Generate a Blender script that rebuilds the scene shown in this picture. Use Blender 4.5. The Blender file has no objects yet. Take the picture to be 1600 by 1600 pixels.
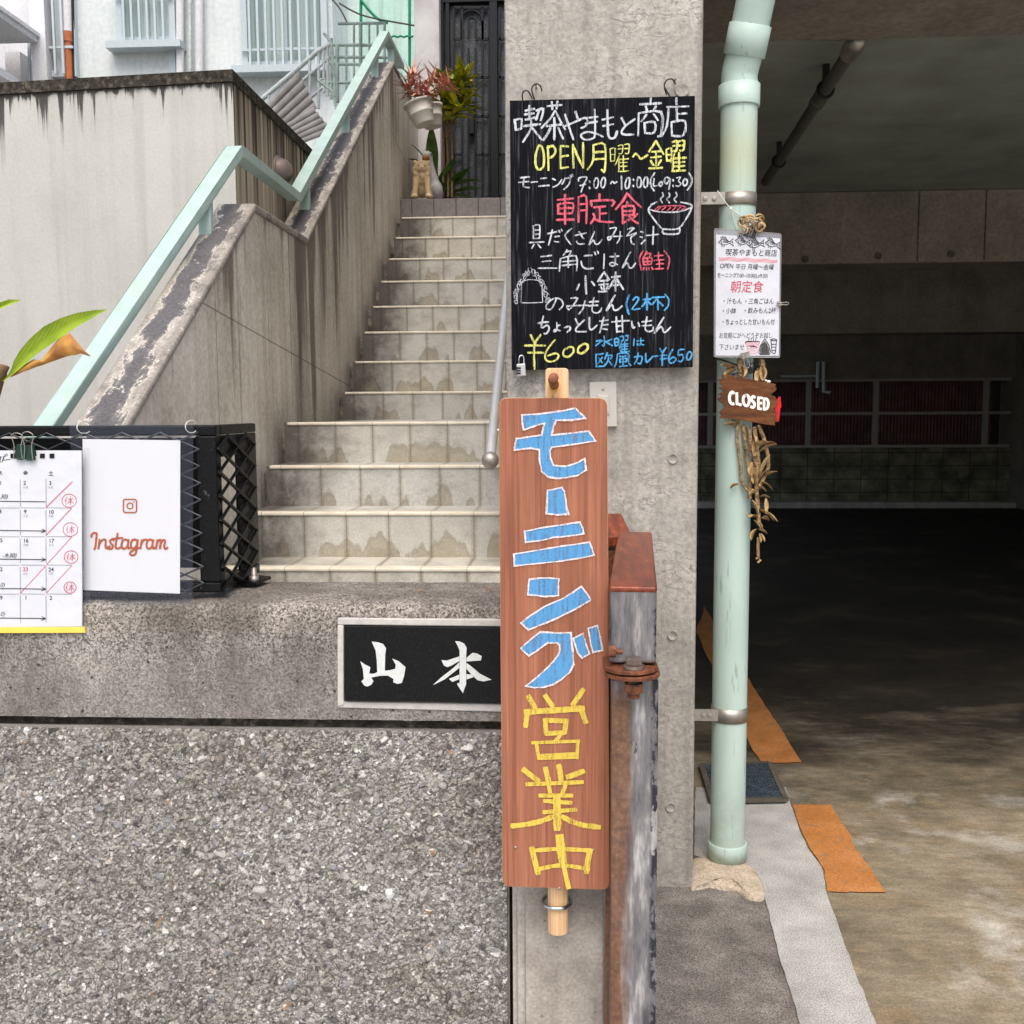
import bpy, bmesh, math, random
import numpy as np
from mathutils import Vector, Matrix
random.seed(7)
rng = np.random.default_rng(5)
SC = bpy.context.scene
COL = SC.collection
RAD = math.radians

# ------------------------------------------------------------------ camera, world, sun, exposure
FPX = 1600.0
CAM = Vector((0, 0, 1.5))
ROT = Matrix.Rotation(RAD(3.2), 3, 'Z') @ Matrix.Rotation(RAD(90 - 5.8), 3, 'X') @ Matrix.Rotation(RAD(-0.34), 3, 'Z')
cd = bpy.data.cameras.new('camera')
cd.lens = 36; cd.sensor_width = 36; cd.clip_start = 0.05; cd.clip_end = 2000
co = bpy.data.objects.new('camera', cd); COL.objects.link(co)
co.matrix_world = Matrix.Translation(CAM) @ ROT.to_4x4()
SC.camera = co

SUN_EL, SUN_AZ = 60.0, 176.0          # azimuth: from +Y (north) clockwise; the veiled sun stands high behind the camera
wd = bpy.data.worlds.new('World'); SC.world = wd; wd.use_nodes = True
nt = wd.node_tree; nt.nodes.clear()
sky = nt.nodes.new('ShaderNodeTexSky'); sky.sky_type = 'NISHITA'; sky.sun_disc = False
sky.sun_elevation = RAD(SUN_EL); sky.sun_rotation = RAD(SUN_AZ)
sky.air_density = 1.0; sky.dust_density = 5.0; sky.ozone_density = 0.6
bg = nt.nodes.new('ShaderNodeBackground'); bg.inputs['Strength'].default_value = 0.15
ow = nt.nodes.new('ShaderNodeOutputWorld')
nt.links.new(sky.outputs[0], bg.inputs[0]); nt.links.new(bg.outputs[0], ow.inputs[0])
sl = bpy.data.lights.new('sun', 'SUN'); sl.energy = 1.1; sl.angle = RAD(55); sl.color = (1.0, 0.975, 0.94)
so = bpy.data.objects.new('sun', sl); COL.objects.link(so)
sd = Vector((math.sin(RAD(SUN_AZ)) * math.cos(RAD(SUN_EL)), math.cos(RAD(SUN_AZ)) * math.cos(RAD(SUN_EL)), math.sin(RAD(SUN_EL))))
so.rotation_euler = sd.to_track_quat('Z', 'Y').to_euler()
so.location = (0, -5, 12)
vs = SC.view_settings
vs.view_transform = 'Standard'; vs.look = 'None'; vs.gamma = 1; vs.use_curve_mapping = False
vs.exposure = 0.56

# ------------------------------------------------------------------ measuring: a pixel of the 1600 px photo -> a point on a plane
def ray(x, y): return ROT @ Vector(((x - 800) / FPX, -(y - 800) / FPX, -1))
def P(x, y, Y):  r = ray(x, y); return CAM + r * (Y / r.y)
def G(x, y, z):  r = ray(x, y); return CAM + r * ((z - 1.5) / r.z)
def PX(x, y, X): r = ray(x, y); return CAM + r * (X / r.x)

# ------------------------------------------------------------------ mesh builder
BASE = {}
class MB:
    def __init__(s): s.v = []; s.f = []; s.sm = []; s.attr = None
    def add(s, vs, fs, smooth=False):
        b = len(s.v); s.v += [tuple(p) for p in vs]
        s.f += [tuple(b + i for i in f) for f in fs]; s.sm += [smooth] * len(fs); return s
    def box(s, x0, x1, y0, y1, z0, z1):
        v = [(x, y, z) for z in (z0, z1) for y in (y0, y1) for x in (x0, x1)]
        return s.add(v, [(0, 2, 3, 1), (4, 5, 7, 6), (0, 1, 5, 4), (2, 6, 7, 3), (0, 4, 6, 2), (1, 3, 7, 5)])
    def obox(s, c, a, b, d):
        c, a, b, d = Vector(c), Vector(a), Vector(b), Vector(d)
        v = [c + a * i + b * j + d * k for k in (-1, 1) for j in (-1, 1) for i in (-1, 1)]
        return s.add(v, [(0, 2, 3, 1), (4, 5, 7, 6), (0, 1, 5, 4), (2, 6, 7, 3), (0, 4, 6, 2), (1, 3, 7, 5)])
    def bar(s, p, q, w, h, up=(0, 0, 1)):
        p, q = Vector(p), Vector(q); d = (q - p); L = d.length; d.normalize()
        sd_ = d.cross(Vector(up)); sd_.normalize(); u = sd_.cross(d)
        return s.obox((p + q) / 2, sd_ * (w / 2), d * (L / 2), u * (h / 2))
    def prism(s, pts, off):
        off = Vector(off); n = len(pts); pts = [Vector(p) for p in pts]
        v = pts + [p + off for p in pts]
        f = [tuple(range(n)), tuple(range(2 * n - 1, n - 1, -1))]
        f += [(i, i + n, (i + 1) % n + n, (i + 1) % n) for i in range(n)]
        return s.add(v, f)
    def tube(s, pts, r, n=8, closed=False, smooth=True, caps=True):
        pts = [Vector(p) for p in pts]; m = len(pts)
        rs = r if isinstance(r, (list, tuple)) else [r] * m
        t0 = (pts[1] - pts[0]).normalized()
        u = t0.cross(Vector((0.13, 0.37, 0.92))); u.normalize()
        v = []
        for i, p in enumerate(pts):
            a = pts[i - 1] if (i > 0 or closed) else pts[i]
            b = pts[(i + 1) % m] if (i < m - 1 or closed) else pts[i]
            t = (b - a)
            t = t.normalized() if t.length > 1e-9 else t0
            u = u - t * u.dot(t); u.normalize(); w = t.cross(u)
            for k in range(n):
                an = 2 * math.pi * k / n
                v.append(p + (u * math.cos(an) + w * math.sin(an)) * rs[i])
        f = []
        for i in range(m if closed else m - 1):
            for k in range(n):
                a = i * n + k; b = i * n + (k + 1) % n; j = ((i + 1) % m) * n
                f.append((a, b, j + (k + 1) % n, j + k))
        s.add(v, f, smooth)
        if caps and not closed: s.add(v[:n], [tuple(range(n - 1, -1, -1))]); s.add(v[-n:], [tuple(range(n))])
        return s
    def cyl(s, p, q, r, n=24, smooth=True): return s.tube([p, q], r, n, smooth=smooth)
    def lathe(s, prof, o, ax=(0, 0, 1), n=32, smooth=True):
        o = Vector(o); ax = Vector(ax).normalized()
        u = ax.cross(Vector((1, 0, 0)) if abs(ax.x) < .8 else Vector((0, 1, 0))); u.normalize(); w = ax.cross(u)
        v = [o + ax * h + (u * math.cos(2 * math.pi * k / n) + w * math.sin(2 * math.pi * k / n)) * max(r, 1e-5) for r, h in prof for k in range(n)]
        f = [(i * n + k, i * n + (k + 1) % n, (i + 1) * n + (k + 1) % n, (i + 1) * n + k) for i in range(len(prof) - 1) for k in range(n)]
        return s.add(v, f, smooth)
    def ball(s, c, r, n=16, m=10):
        c = Vector(c); r = Vector(r) if not isinstance(r, (int, float)) else Vector((r, r, r))
        v = []; f = []
        for i in range(m + 1):
            a = math.pi * i / m
            for k in range(n):
                b = 2 * math.pi * k / n
                v.append((c.x + r.x * math.sin(a) * math.cos(b), c.y + r.y * math.sin(a) * math.sin(b), c.z + r.z * math.cos(a)))
        for i in range(m):
            for k in range(n): f.append((i * n + k, (i + 1) * n + k, (i + 1) * n + (k + 1) % n, i * n + (k + 1) % n))
        return s.add(v, f, True)
    def grid(s, fn, nu, nv, smooth=True):
        v = [fn(i / nu, j / nv) for j in range(nv + 1) for i in range(nu + 1)]
        f = [(j * (nu + 1) + i, j * (nu + 1) + i + 1, (j + 1) * (nu + 1) + i + 1, (j + 1) * (nu + 1) + i) for j in range(nv) for i in range(nu)]
        return s.add(v, f, smooth)
    def blade(s, p, d, L, w, droop=.3, n=6, fold=.25, prof=None, side=None):
        p = Vector(p); d = Vector(d).normalized(); v = []
        sdv = side if side is not None else d.cross(Vector((0, 0, 1)))
        sdv = Vector(sdv)
        if sdv.length < 1e-3: sdv = Vector((1, 0, 0))
        sdv.normalize()
        pts = []
        q = p.copy(); dd = d.copy()
        for i in range(n + 1):
            pts.append((q.copy(), dd.copy()))
            dd = (dd + Vector((0, 0, -1)) * droop / n).normalized(); q = q + dd * (L / n)
        for i, (q, dd) in enumerate(pts):
            t = i / n
            ww = w * (prof(t) if prof else (math.sin(math.pi * min(1, t * .92 + .06)) ** .8))
            up = sdv.cross(dd)
            v += [q - sdv * ww / 2 + up * ww * fold, q, q + sdv * ww / 2 + up * ww * fold]
        f = []
        for i in range(n):
            a = i * 3
            f += [(a, a + 1, a + 4, a + 3), (a + 1, a + 2, a + 5, a + 4)]
        return s.add(v, f, True)
    def build(s, name, mat, parent=None, bevel=0, seg=2, remesh=0):
        vs_ = np.array(s.v, dtype=float)
        if parent is None:
            lo, hi = vs_.min(0), vs_.max(0); o0 = Vector(((lo[0] + hi[0]) / 2, (lo[1] + hi[1]) / 2, lo[2]))
        else: o0 = BASE[parent.name]
        me = bpy.data.meshes.new(name)
        me.from_pydata([(a - o0.x, b - o0.y, c - o0.z) for a, b, c in s.v], [], s.f)
        me.polygons.foreach_set('use_smooth', s.sm)
        if s.attr is not None:
            at = me.attributes.new('stone', 'FLOAT', 'POINT'); at.data.foreach_set('value', s.attr)
        me.materials.append(mat); me.update()
        ob = bpy.data.objects.new(name, me); COL.objects.link(ob)
        BASE[ob.name] = o0
        if parent is None: ob.location = o0
        else: ob.parent = parent
        if remesh:
            md = ob.modifiers.new('remesh', 'REMESH'); md.mode = 'VOXEL'; md.voxel_size = remesh; md.use_smooth_shade = True
            m2 = ob.modifiers.new('smooth', 'SMOOTH'); m2.iterations = 3; m2.factor = .5
        if bevel:
            md = ob.modifiers.new('bevel', 'BEVEL'); md.width = bevel; md.segments = seg; md.limit_method = 'ANGLE'; md.angle_limit = RAD(40)
        return ob
def thing(name, label, cat, loc, group=None):
    o = bpy.data.objects.new(name, None); COL.objects.link(o); o.location = loc; o.empty_display_size = .1
    BASE[o.name] = Vector(loc); return tag(o, label, cat, group)
def tag(o, label=None, cat=None, group=None, kind=None):
    for k, val in (('label', label), ('category', cat), ('group', group), ('kind', kind)):
        if val: o[k] = val
    return o
def struct(o): o['kind'] = 'structure'; return o
def copy_tree(src, loc, label, group=None):
    c = src.copy(); COL.objects.link(c); c.location = loc; c['label'] = label
    if group: c['group'] = group
    BASE[c.name] = Vector(loc)
    for ch in [o for o in bpy.data.objects if o.parent == src]:
        k = ch.copy(); COL.objects.link(k); k.parent = c
        for g in [o for o in bpy.data.objects if o.parent == ch]:
            h = g.copy(); COL.objects.link(h); h.parent = k
    return c

def smooth_line(pts, k=4, closed=False):
    pts = [Vector(p) for p in pts]
    if len(pts) < 3: return pts
    out = []; n = len(pts)
    rngi = range(n) if closed else range(n - 1)
    for i in rngi:
        p1, p2 = pts[i], pts[(i + 1) % n]
        p0 = pts[i - 1] if (i > 0 or closed) else p1
        p3 = pts[(i + 2) % n] if (i + 2 < n or closed) else p2
        for j in range(k):
            t = j / k
            out.append(.5 * ((2 * p1) + (p2 - p0) * t + (2 * p0 - 5 * p1 + 4 * p2 - p3) * t * t + (3 * p1 - p0 - 3 * p2 + p3) * t ** 3))
    if not closed: out.append(pts[-1])
    return out

# flat strokes on a plane: pts are photo pixels, w in pixels
LAYER = [0]
def stroke(mb, pts, w, Y, taper=.75, curve=None, jit=.0, step=2e-5):
    pts = [Vector((p[0], p[1])) for p in pts]
    if curve: pts = smooth_line(pts, curve)
    if len(pts) < 2: return
    LAYER[0] += 1
    Yk = Y - step * (LAYER[0] % 37) - 3e-4
    n = len(pts); L = []; R = []
    for i, p in enumerate(pts):
        a = pts[max(i - 1, 0)]; b = pts[min(i + 1, n - 1)]
        d = (b - a); d = d.normalized() if d.length > 1e-6 else Vector((1, 0))
        ext = 0
        if i == 0: p = p - d * w * .3
        if i == n - 1: p = p + d * w * .3
        nrm = Vector((-d.y, d.x))
        if 0 < i < n - 1:
            d1 = (p - pts[i - 1]).normalized(); d2 = (pts[i + 1] - p).normalized()
            c = max(.5, abs(nrm.dot(Vector((-d1.y, d1.x)))))
        else: c = 1
        ww = w / 2 / c * (taper if i in (0, n - 1) else 1) * (1 + random.uniform(-jit, jit))
        L.append(P(p.x + nrm.x * ww, p.y + nrm.y * ww, Yk)); R.append(P(p.x - nrm.x * ww, p.y - nrm.y * ww, Yk))
    mb.add(L + R, [(i, i + 1, n + i + 1, n + i) for i in range(n - 1)])
def parse(txt, ox=0, oy=0, sc=1.0):
    out = []
    for st in txt.split('/'):
        q = [float(a) for a in st.split()]
        out.append([(ox + q[i] / sc, oy + q[i + 1] / sc) for i in range(0, len(q) - 1, 2)])
    return out
def poly(mb, pts, Y, depth=0.0):
    if depth: mb.prism([P(x, y, Y) for x, y in pts], (0, depth, 0))
    else: mb.add([P(x, y, Y) for x, y in pts], [tuple(range(len(pts)))])
def words(mb, txt, x, y, h, Y, sx=1.0, shear=0.0, slope=0.0, bold=0.0):
    """lettering from the built-in font; x, y = left end of the baseline in photo pixels, h = size in pixels"""
    c = bpy.data.curves.new('tmp', 'FONT'); c.body = txt; c.size = 1; c.shear = shear; c.offset = bold
    o = bpy.data.objects.new('tmp', c); COL.objects.link(o)
    dg = bpy.context.evaluated_depsgraph_get(); oe = o.evaluated_get(dg); me = oe.to_mesh()
    LAYER[0] += 1; Yk = Y - 3e-4 - 2e-5 * (LAYER[0] % 37)
    vs_ = [P(x + v.co.x * h * sx, y - v.co.y * h + slope * v.co.x * h * sx, Yk) for v in me.vertices]
    mb.add(vs_, [tuple(p.vertices) for p in me.polygons])
    oe.to_mesh_clear(); bpy.data.objects.remove(o); bpy.data.curves.remove(c)

# ------------------------------------------------------------------ materials
def lin(c): return tuple(((v / 255) / 12.92 if v / 255 <= .04045 else ((v / 255 + .055) / 1.055) ** 2.4) for v in c)
class T:
    def __init__(s, name, rough=.8, spec=.3, metal=0.0):
        s.m = bpy.data.materials.new(name); s.m.use_nodes = True; s.nt = s.m.node_tree
        s.b = s.nt.nodes['Principled BSDF']; s.b.inputs['Roughness'].default_value = rough
        s.b.inputs['Specular IOR Level'].default_value = spec; s.b.inputs['Metallic'].default_value = metal
        s.g = s.nt.nodes.new('ShaderNodeNewGeometry')
    def n(s, t, **k):
        nd = s.nt.nodes.new(t)
        for a, b in k.items(): setattr(nd, a, b)
        return nd
    def put(s, sock, val):
        if isinstance(val, bpy.types.NodeSocket): s.nt.links.new(val, sock)
        elif isinstance(val, tuple) and sock.type == 'RGBA': sock.default_value = (*val[:3], 1)
        elif isinstance(val, tuple): sock.default_value = val
        elif sock.type == 'RGBA': sock.default_value = (val, val, val, 1)
        else: sock.default_value = val
    def pos(s, sx=1, sy=1, sz=1, gen=False, off=(0, 0, 0)):
        mp = s.n('ShaderNodeMapping')
        if gen: s.nt.links.new(s.n('ShaderNodeTexCoord').outputs['Generated'], mp.inputs[0])
        else: s.nt.links.new(s.g.outputs['Position'], mp.inputs[0])
        mp.inputs['Scale'].default_value = (sx, sy, sz); mp.inputs['Location'].default_value = off
        return mp.outputs[0]
    def xyz(s, gen=False):
        sp = s.n('ShaderNodeSeparateXYZ')
        s.nt.links.new(s.n('ShaderNodeTexCoord').outputs['Generated'] if gen else s.g.outputs['Position'], sp.inputs[0])
        return sp.outputs
    def noise(s, sc, det=4, rough=.55, vec=None, dist=0):
        nd = s.n('ShaderNodeTexNoise'); s.nt.links.new(vec if vec is not None else s.g.outputs['Position'], nd.inputs['Vector'])
        nd.inputs['Scale'].default_value = sc; nd.inputs['Detail'].default_value = det; nd.inputs['Roughness'].default_value = rough
        nd.inputs['Distortion'].default_value = dist
        return nd.outputs['Fac']
    def vor(s, sc, vec=None, feature='F1', out='Distance'):
        nd = s.n('ShaderNodeTexVoronoi', feature=feature); s.nt.links.new(vec if vec is not None else s.g.outputs['Position'], nd.inputs['Vector'])
        nd.inputs['Scale'].default_value = sc
        return nd.outputs[out]
    def ramp(s, fac, *st, interp='LINEAR'):
        nd = s.n('ShaderNodeValToRGB'); s.put(nd.inputs[0], fac); cr = nd.color_ramp; cr.interpolation = interp
        while len(cr.elements) < len(st): cr.elements.new(.5)
        for e, (p, c) in zip(cr.elements, st):
            e.position = p; e.color = (*((c, c, c) if not isinstance(c, tuple) else c), 1)
        return nd.outputs[0]
    def mix(s, fac, a, b, blend='MIX'):
        nd = s.n('ShaderNodeMix', data_type='RGBA', blend_type=blend)
        s.put(nd.inputs[0], fac); s.put(nd.inputs[6], a); s.put(nd.inputs[7], b); return nd.outputs[2]
    def math(s, op, a, b=0.0, clamp=False):
        nd = s.n('ShaderNodeMath', operation=op, use_clamp=clamp); s.put(nd.inputs[0], a); s.put(nd.inputs[1], b); return nd.outputs[0]
    def line(s, coord, period, half, off=0.0):
        """1 on thin lines every `period` along coord"""
        a = s.math('DIVIDE', s.math('ADD', coord, off), period)
        a = s.math('ABSOLUTE', s.math('SUBTRACT', s.math('FRACT', a), .5))
        return s.math('GREATER_THAN', a, .5 - half / period)
    def bump(s, h, dist=.01, strength=1.0, prev=None):
        nd = s.n('ShaderNodeBump'); s.put(nd.inputs['Height'], h); nd.inputs['Distance'].default_value = dist
        nd.inputs['Strength'].default_value = strength
        if prev is not None: s.nt.links.new(prev, nd.inputs['Normal'])
        return nd.outputs[0]
    def out(s, color=None, rough=None, normal=None, metal=None, alpha=None, **k):
        if color is not None: s.put(s.b.inputs['Base Color'], color)
        if rough is not None: s.put(s.b.inputs['Roughness'], rough)
        if normal is not None: s.nt.links.new(normal, s.b.inputs['Normal'])
        if metal is not None: s.put(s.b.inputs['Metallic'], metal)
        if alpha is not None: s.put(s.b.inputs['Alpha'], alpha)
        for a, b in k.items(): s.put(s.b.inputs[a], b)
        return s.m
MATS = {}
def plain(name, c, rough=.6, spec=.3, metal=0.0, var=.12, vs_=30, bump=0.0):
    t = T(name, rough, spec, metal); c = lin(c)
    d = tuple(v * (1 - var) for v in c); e = tuple(min(1, v * (1 + var)) for v in c)
    nz = t.noise(vs_, 5)
    return t.out(t.ramp(nz, (.3, d), (.7, e)), normal=t.bump(t.noise(vs_ * 6, 4), .002, bump) if bump else None)

def m_concrete(name, c1, c2, c3, sc=6.0, fine=90.0, bump=.35, streak=0.0, rough=.85, worm=0.0, pores=.3):
    t = T(name, rough, .2)
    big = t.noise(sc, 6, .6); col = t.ramp(big, (.3, lin(c1)), (.5, lin(c2)), (.72, lin(c3)))
    f = t.noise(fine, 4, .6); col = t.mix(.55, col, t.ramp(f, (.25, .28), (.75, .75)), 'OVERLAY')
    if streak:
        st = t.noise(1, 5, .6, t.pos(14, 14, .7)); col = t.mix(t.math('MULTIPLY', t.ramp(st, (.48, 0.0), (.68, 1.0)), streak), col, lin((88, 80, 70)))
    h = t.math('ADD', t.math('MULTIPLY', big, .6), f)
    if worm:
        w = t.noise(15, 5, .62, t.pos(1, 1, 1.6), 1.1); w2 = t.ramp(w, (.455, 0.0), (.49, 1.0), (.50, .9), (.505, 0.0))
        zone = t.ramp(t.noise(3.2, 3), (.45, 0.0), (.62, 1.0))
        wz = t.math('MULTIPLY', w2, zone)
        col = t.mix(t.math('MULTIPLY', wz, worm), col, lin((96, 90, 82)))
        h = t.math('SUBTRACT', h, t.math('MULTIPLY', wz, 1.2))
    if pores:
        po = t.ramp(t.vor(34), (.05, 1.0), (.10, 0.0)); sel = t.ramp(t.noise(11, 2), (.5, 0.0), (.56, 1.0))
        pm = t.math('MULTIPLY', po, sel); col = t.mix(t.math('MULTIPLY', pm, pores * 2), col, lin((70, 64, 58)))
        h = t.math('SUBTRACT', h, pm)
    return t, col, h, bump
def finish(q, **k):
    t, col, h, b = q
    return t.out(col, normal=t.bump(h, .006, b), **k)

MATS['pillar'] = finish(m_concrete('pillar_concrete', (138, 135, 128), (166, 162, 154), (188, 184, 176), 3.2, 75, .4, .4, worm=.55))
MATS['post_conc'] = finish(m_concrete('post_concrete', (140, 134, 126), (168, 162, 153), (186, 181, 173), 7, 120, .35, .35))
MATS['white_block'] = finish(m_concrete('column_stone', (176, 173, 172), (200, 197, 196), (212, 210, 208), 5, 160, .2))
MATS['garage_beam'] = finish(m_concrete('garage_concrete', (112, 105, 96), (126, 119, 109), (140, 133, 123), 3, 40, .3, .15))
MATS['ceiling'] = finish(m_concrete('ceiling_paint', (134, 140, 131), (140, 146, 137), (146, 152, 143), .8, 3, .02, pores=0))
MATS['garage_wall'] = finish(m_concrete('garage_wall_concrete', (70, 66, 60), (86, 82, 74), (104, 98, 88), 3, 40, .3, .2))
# parapet: board-formed, streaked, jointed
t, col, h, b = m_concrete('board_formed_concrete', (178, 171, 158), (201, 195, 182), (216, 211, 200), 2.4, 60, .3, .12, pores=.5)
X_, Y_, Z_ = t.xyz()
vst = t.noise(1, 6, .65, t.pos(9, 15, .3)); col = t.mix(t.ramp(vst, (.45, 0.0), (.75, .45)), col, lin((144, 134, 120)))
slope = t.math('SUBTRACT', t.math('MULTIPLY', t.math('MAXIMUM', t.math('SUBTRACT', Y_, 4.47), 0.0), .665), Z_)     # depth below the sloping top of the upper flight
dtop = t.math('ADD', slope, 2.2)
stz = t.ramp(t.math('SUBTRACT', t.math('ADD', t.noise(1, 5, .65, t.pos(2, 3.2, .7)), t.noise(1, 3, .6, t.pos(9, 14, .3))), t.math('MULTIPLY', dtop, .42)), (.86, 0.0), (1.1, .8))
col = t.mix(stz, col, lin((98, 88, 78)))
col = t.mix(t.math('MULTIPLY', t.ramp(t.math('ADD', t.math('ABSOLUTE', t.math('SUBTRACT', Y_, 4.33)), t.math('MULTIPLY', t.noise(1, 5, .6, t.pos(3, 5, 1.5)), .3)), (.12, 1.0), (.27, 0.0)), .62), col, lin((84, 76, 68)))
jo = t.line(Y_, .9, .003, .30); col = t.mix(t.math('MULTIPLY', jo, .6), col, lin((92, 84, 72)))
j2 = t.line(t.math('SUBTRACT', Z_, t.math('MULTIPLY', Y_, -.10)), 1.8, .003, -.35); col = t.mix(t.math('MULTIPLY', j2, .6), col, lin((92, 84, 72)))
MATS['parapet'] = t.out(col, normal=t.bump(t.math('SUBTRACT', h, t.math('ADD', jo, j2)), .006, .3))
# capping: dark weathering with pale crusts
t = T('weathered_capping', .9, .15); X_, Y_, Z_ = t.xyz()
a = t.noise(9, 6, .65, t.pos(1, .8, 1)); f = t.noise(110, 4, .7)
cw = t.math('ADD', t.math('DIVIDE', t.math('ABSOLUTE', t.math('ADD', X_, 1.207)), .07), t.math('MULTIPLY', t.math('SUBTRACT', t.noise(1, 6, .7, t.pos(16, 6, 6)), .5), 2.4))
col = t.ramp(cw, (.30, lin((98, 96, 98))), (.50, lin((122, 119, 117))), (.56, lin((200, 194, 184))), (.62, lin((168, 162, 152))), (.9, lin((146, 141, 133))))
col = t.mix(t.ramp(a, (.52, 0.0), (.62, .55)), col, lin((88, 86, 86))); col = t.mix(t.ramp(t.noise(26, 5, .7), (.62, 0.0), (.66, .8)), col, lin((214, 209, 198)))
col = t.mix(.6, col, t.ramp(f, (.3, .25), (.7, .75)), 'OVERLAY')
MATS['capping'] = t.out(col, normal=t.bump(t.math('ADD', a, t.math('MULTIPLY', f, .5)), .01, .5))
ZTOP = PX(362, 109, -1.325).z - .046
# cream wall with black runs from its top edge
t = T('cream_render', .9, .15); X_, Y_, Z_ = t.xyz()
base = t.ramp(t.noise(2.2, 5), (.3, lin((184, 184, 177))), (.7, lin((197, 197, 191))))
base = t.mix(.2, base, t.ramp(t.noise(120, 4), (.3, .35), (.7, .65)), 'OVERLAY')
dtop = t.math('SUBTRACT', ZTOP, Z_)
k1 = t.noise(1, 2, .5, t.pos(11, 8, .02)); k2 = t.noise(1, 3, .6, t.pos(36, 28, .5))
ln = t.math('MULTIPLY', t.ramp(k2, (.54, 0.0), (.67, 1.0)), t.math('MULTIPLY', t.ramp(k1, (.34, .10), (.6, 1.0)), .30)); ln = t.math('ADD', ln, t.math('MULTIPLY', t.ramp(t.noise(1, 2, .5, t.pos(30, 24, .05)), (.42, .1), (.66, 1.0)), .05))
wob = t.math('MULTIPLY', t.math('SUBTRACT', t.noise(40, 4, .7), .4), .05)
run = t.math('SUBTRACT', 1.0, t.math('DIVIDE', t.math('ADD', dtop, wob), t.math('ADD', ln, .012)), True)
run = t.ramp(run, (.0, 0.0), (.4, .3), (.62, .95), (1.0, 1.0))
col = t.mix(t.math('MULTIPLY', run, .93), base, lin((52, 48, 46)))
soft = t.ramp(t.noise(1, 4, .6, t.pos(11, 8, .25)), (.52, 0.0), (.75, .38)); col = t.mix(soft, col, lin((150, 145, 138)))
MATS['cream'] = t.out(col, normal=t.bump(t.math('ADD', t.noise(45, 5), t.noise(6, 3)), .004, .3))
t = T('cream_render_side', .9, .15); X_, Y_, Z_ = t.xyz()
st = t.noise(1, 5, .6, t.pos(4, 30, .10)); dt = t.math('SUBTRACT', ZTOP, Z_)
gr = t.math('ADD', st, t.math('MULTIPLY', t.math('SUBTRACT', .45, dt, True), .35))
MATS['cream_side'] = t.out(t.ramp(gr, (.44, lin((200, 192, 174))), (.60, lin((164, 152, 132))), (.72, lin((66, 60, 53)))), normal=t.bump(st, .004, .2))
t = T('blackened_edge', .95, .1); a = t.noise(38, 6, .7); MATS['black_edge'] = t.out(t.ramp(a, (.38, lin((44, 41, 38))), (.55, lin((70, 66, 60))), (.7, lin((122, 114, 100)))), normal=t.bump(a, .01, .6))
# riser tiles
def m_tile(name, p1, p2, grout, stain, period, seed, dirt=.6):
    t = T(name, .5, .35); X_, Y_, Z_ = t.xyz(); g = t.xyz(True)
    big = t.noise(7, 5, .6); col = t.ramp(big, (.32, lin(p1)), (.68, lin(p2)))
    off = seed
    h1 = t.noise(1, 2, .5, t.pos(9.0, 5.7, 0.01, off=(off, 0, 0))); h2 = t.noise(1, 2, .5, t.pos(30, 5.7, .01, off=(off, 1, 0)))
    top_ = t.math('MULTIPLY', t.math('POWER', t.math('MAXIMUM', t.math('SUBTRACT', t.math('ADD', h1, t.math('MULTIPLY', t.math('SUBTRACT', h2, .5), .10)), .485), 0.0), .34), 1.28)
    hgt = t.math('SUBTRACT', t.math('ADD', top_, t.math('MULTIPLY', t.math('SUBTRACT', t.noise(34, 4, .6), .5), .34)), t.math('ADD', g[2], .10))
    pat = t.ramp(hgt, (.0, 0.0), (.12, .75), (.4, 1.0)); rim = t.ramp(hgt, (.0, 0.0), (.07, 1.0), (.2, 0.0))
    cr = t.vor(28, t.pos(1, 1, 1), 'DISTANCE_TO_EDGE'); crk = t.ramp(cr, (.0, 1.0), (.03, 0.0))
    sc_ = t.mix(t.math('MULTIPLY', crk, .25), t.ramp(t.noise(40, 3), (.3, lin(stain)), (.7, tuple(v * 1.25 for v in lin(stain)))), lin((96, 84, 62)))
    col = t.mix(t.math('MULTIPLY', pat, .66), col, sc_); col = t.mix(t.math('MULTIPLY', rim, .3), col, lin((104, 92, 70)))
    a = t.math('ABSOLUTE', t.math('SUBTRACT', t.math('FRACT', t.math('DIVIDE', t.math('ADD', X_, .03), period)), .5))
    dj = t.math('SUBTRACT', .5, a)
    wid = t.math('MULTIPLY', t.noise(1, 4, .6, t.pos(9, 9, 6)), .16)
    dr = t.math('SUBTRACT', 1.0, t.math('DIVIDE', dj, wid), True)
    col = t.mix(t.math('MULTIPLY', t.math('POWER', dr, .8), dirt), col, lin(grout))
    jl = t.math('LESS_THAN', dj, .012); col = t.mix(t.math('MULTIPLY', jl, .5), col, lin((112, 100, 82)))
    gm = t.math('MULTIPLY', t.ramp(t.noise(1, 6, .7, t.pos(7, 5.7, 12, off=(off, 2, 0))), (.5, 0.0), (.72, .6)), 1.0); col = t.mix(gm, col, lin((128, 122, 112)))
    # soot near the left wall
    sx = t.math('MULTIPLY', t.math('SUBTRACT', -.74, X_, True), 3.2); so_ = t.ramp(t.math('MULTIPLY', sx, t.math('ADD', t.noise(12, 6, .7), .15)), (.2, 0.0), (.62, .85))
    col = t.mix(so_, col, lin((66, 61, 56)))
    col = t.mix(.35, col, t.ramp(t.noise(150, 3), (.3, .3), (.7, .7)), 'OVERLAY')
    return t.out(col, normal=t.bump(t.math('SUBTRACT', t.noise(60, 3), t.math('ADD', t.math('MULTIPLY', jl, 2), pat)), .003, .35))
MATS['tile0'] = m_tile('riser_tile', (174, 172, 163), (196, 194, 186), (132, 121, 103), (140, 128, 102), .145, 0.0)
MATS['tile1'] = m_tile('riser_tile_washed', (172, 171, 164), (192, 191, 185), (128, 118, 102), (130, 121, 101), .145, 3.7)
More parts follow.
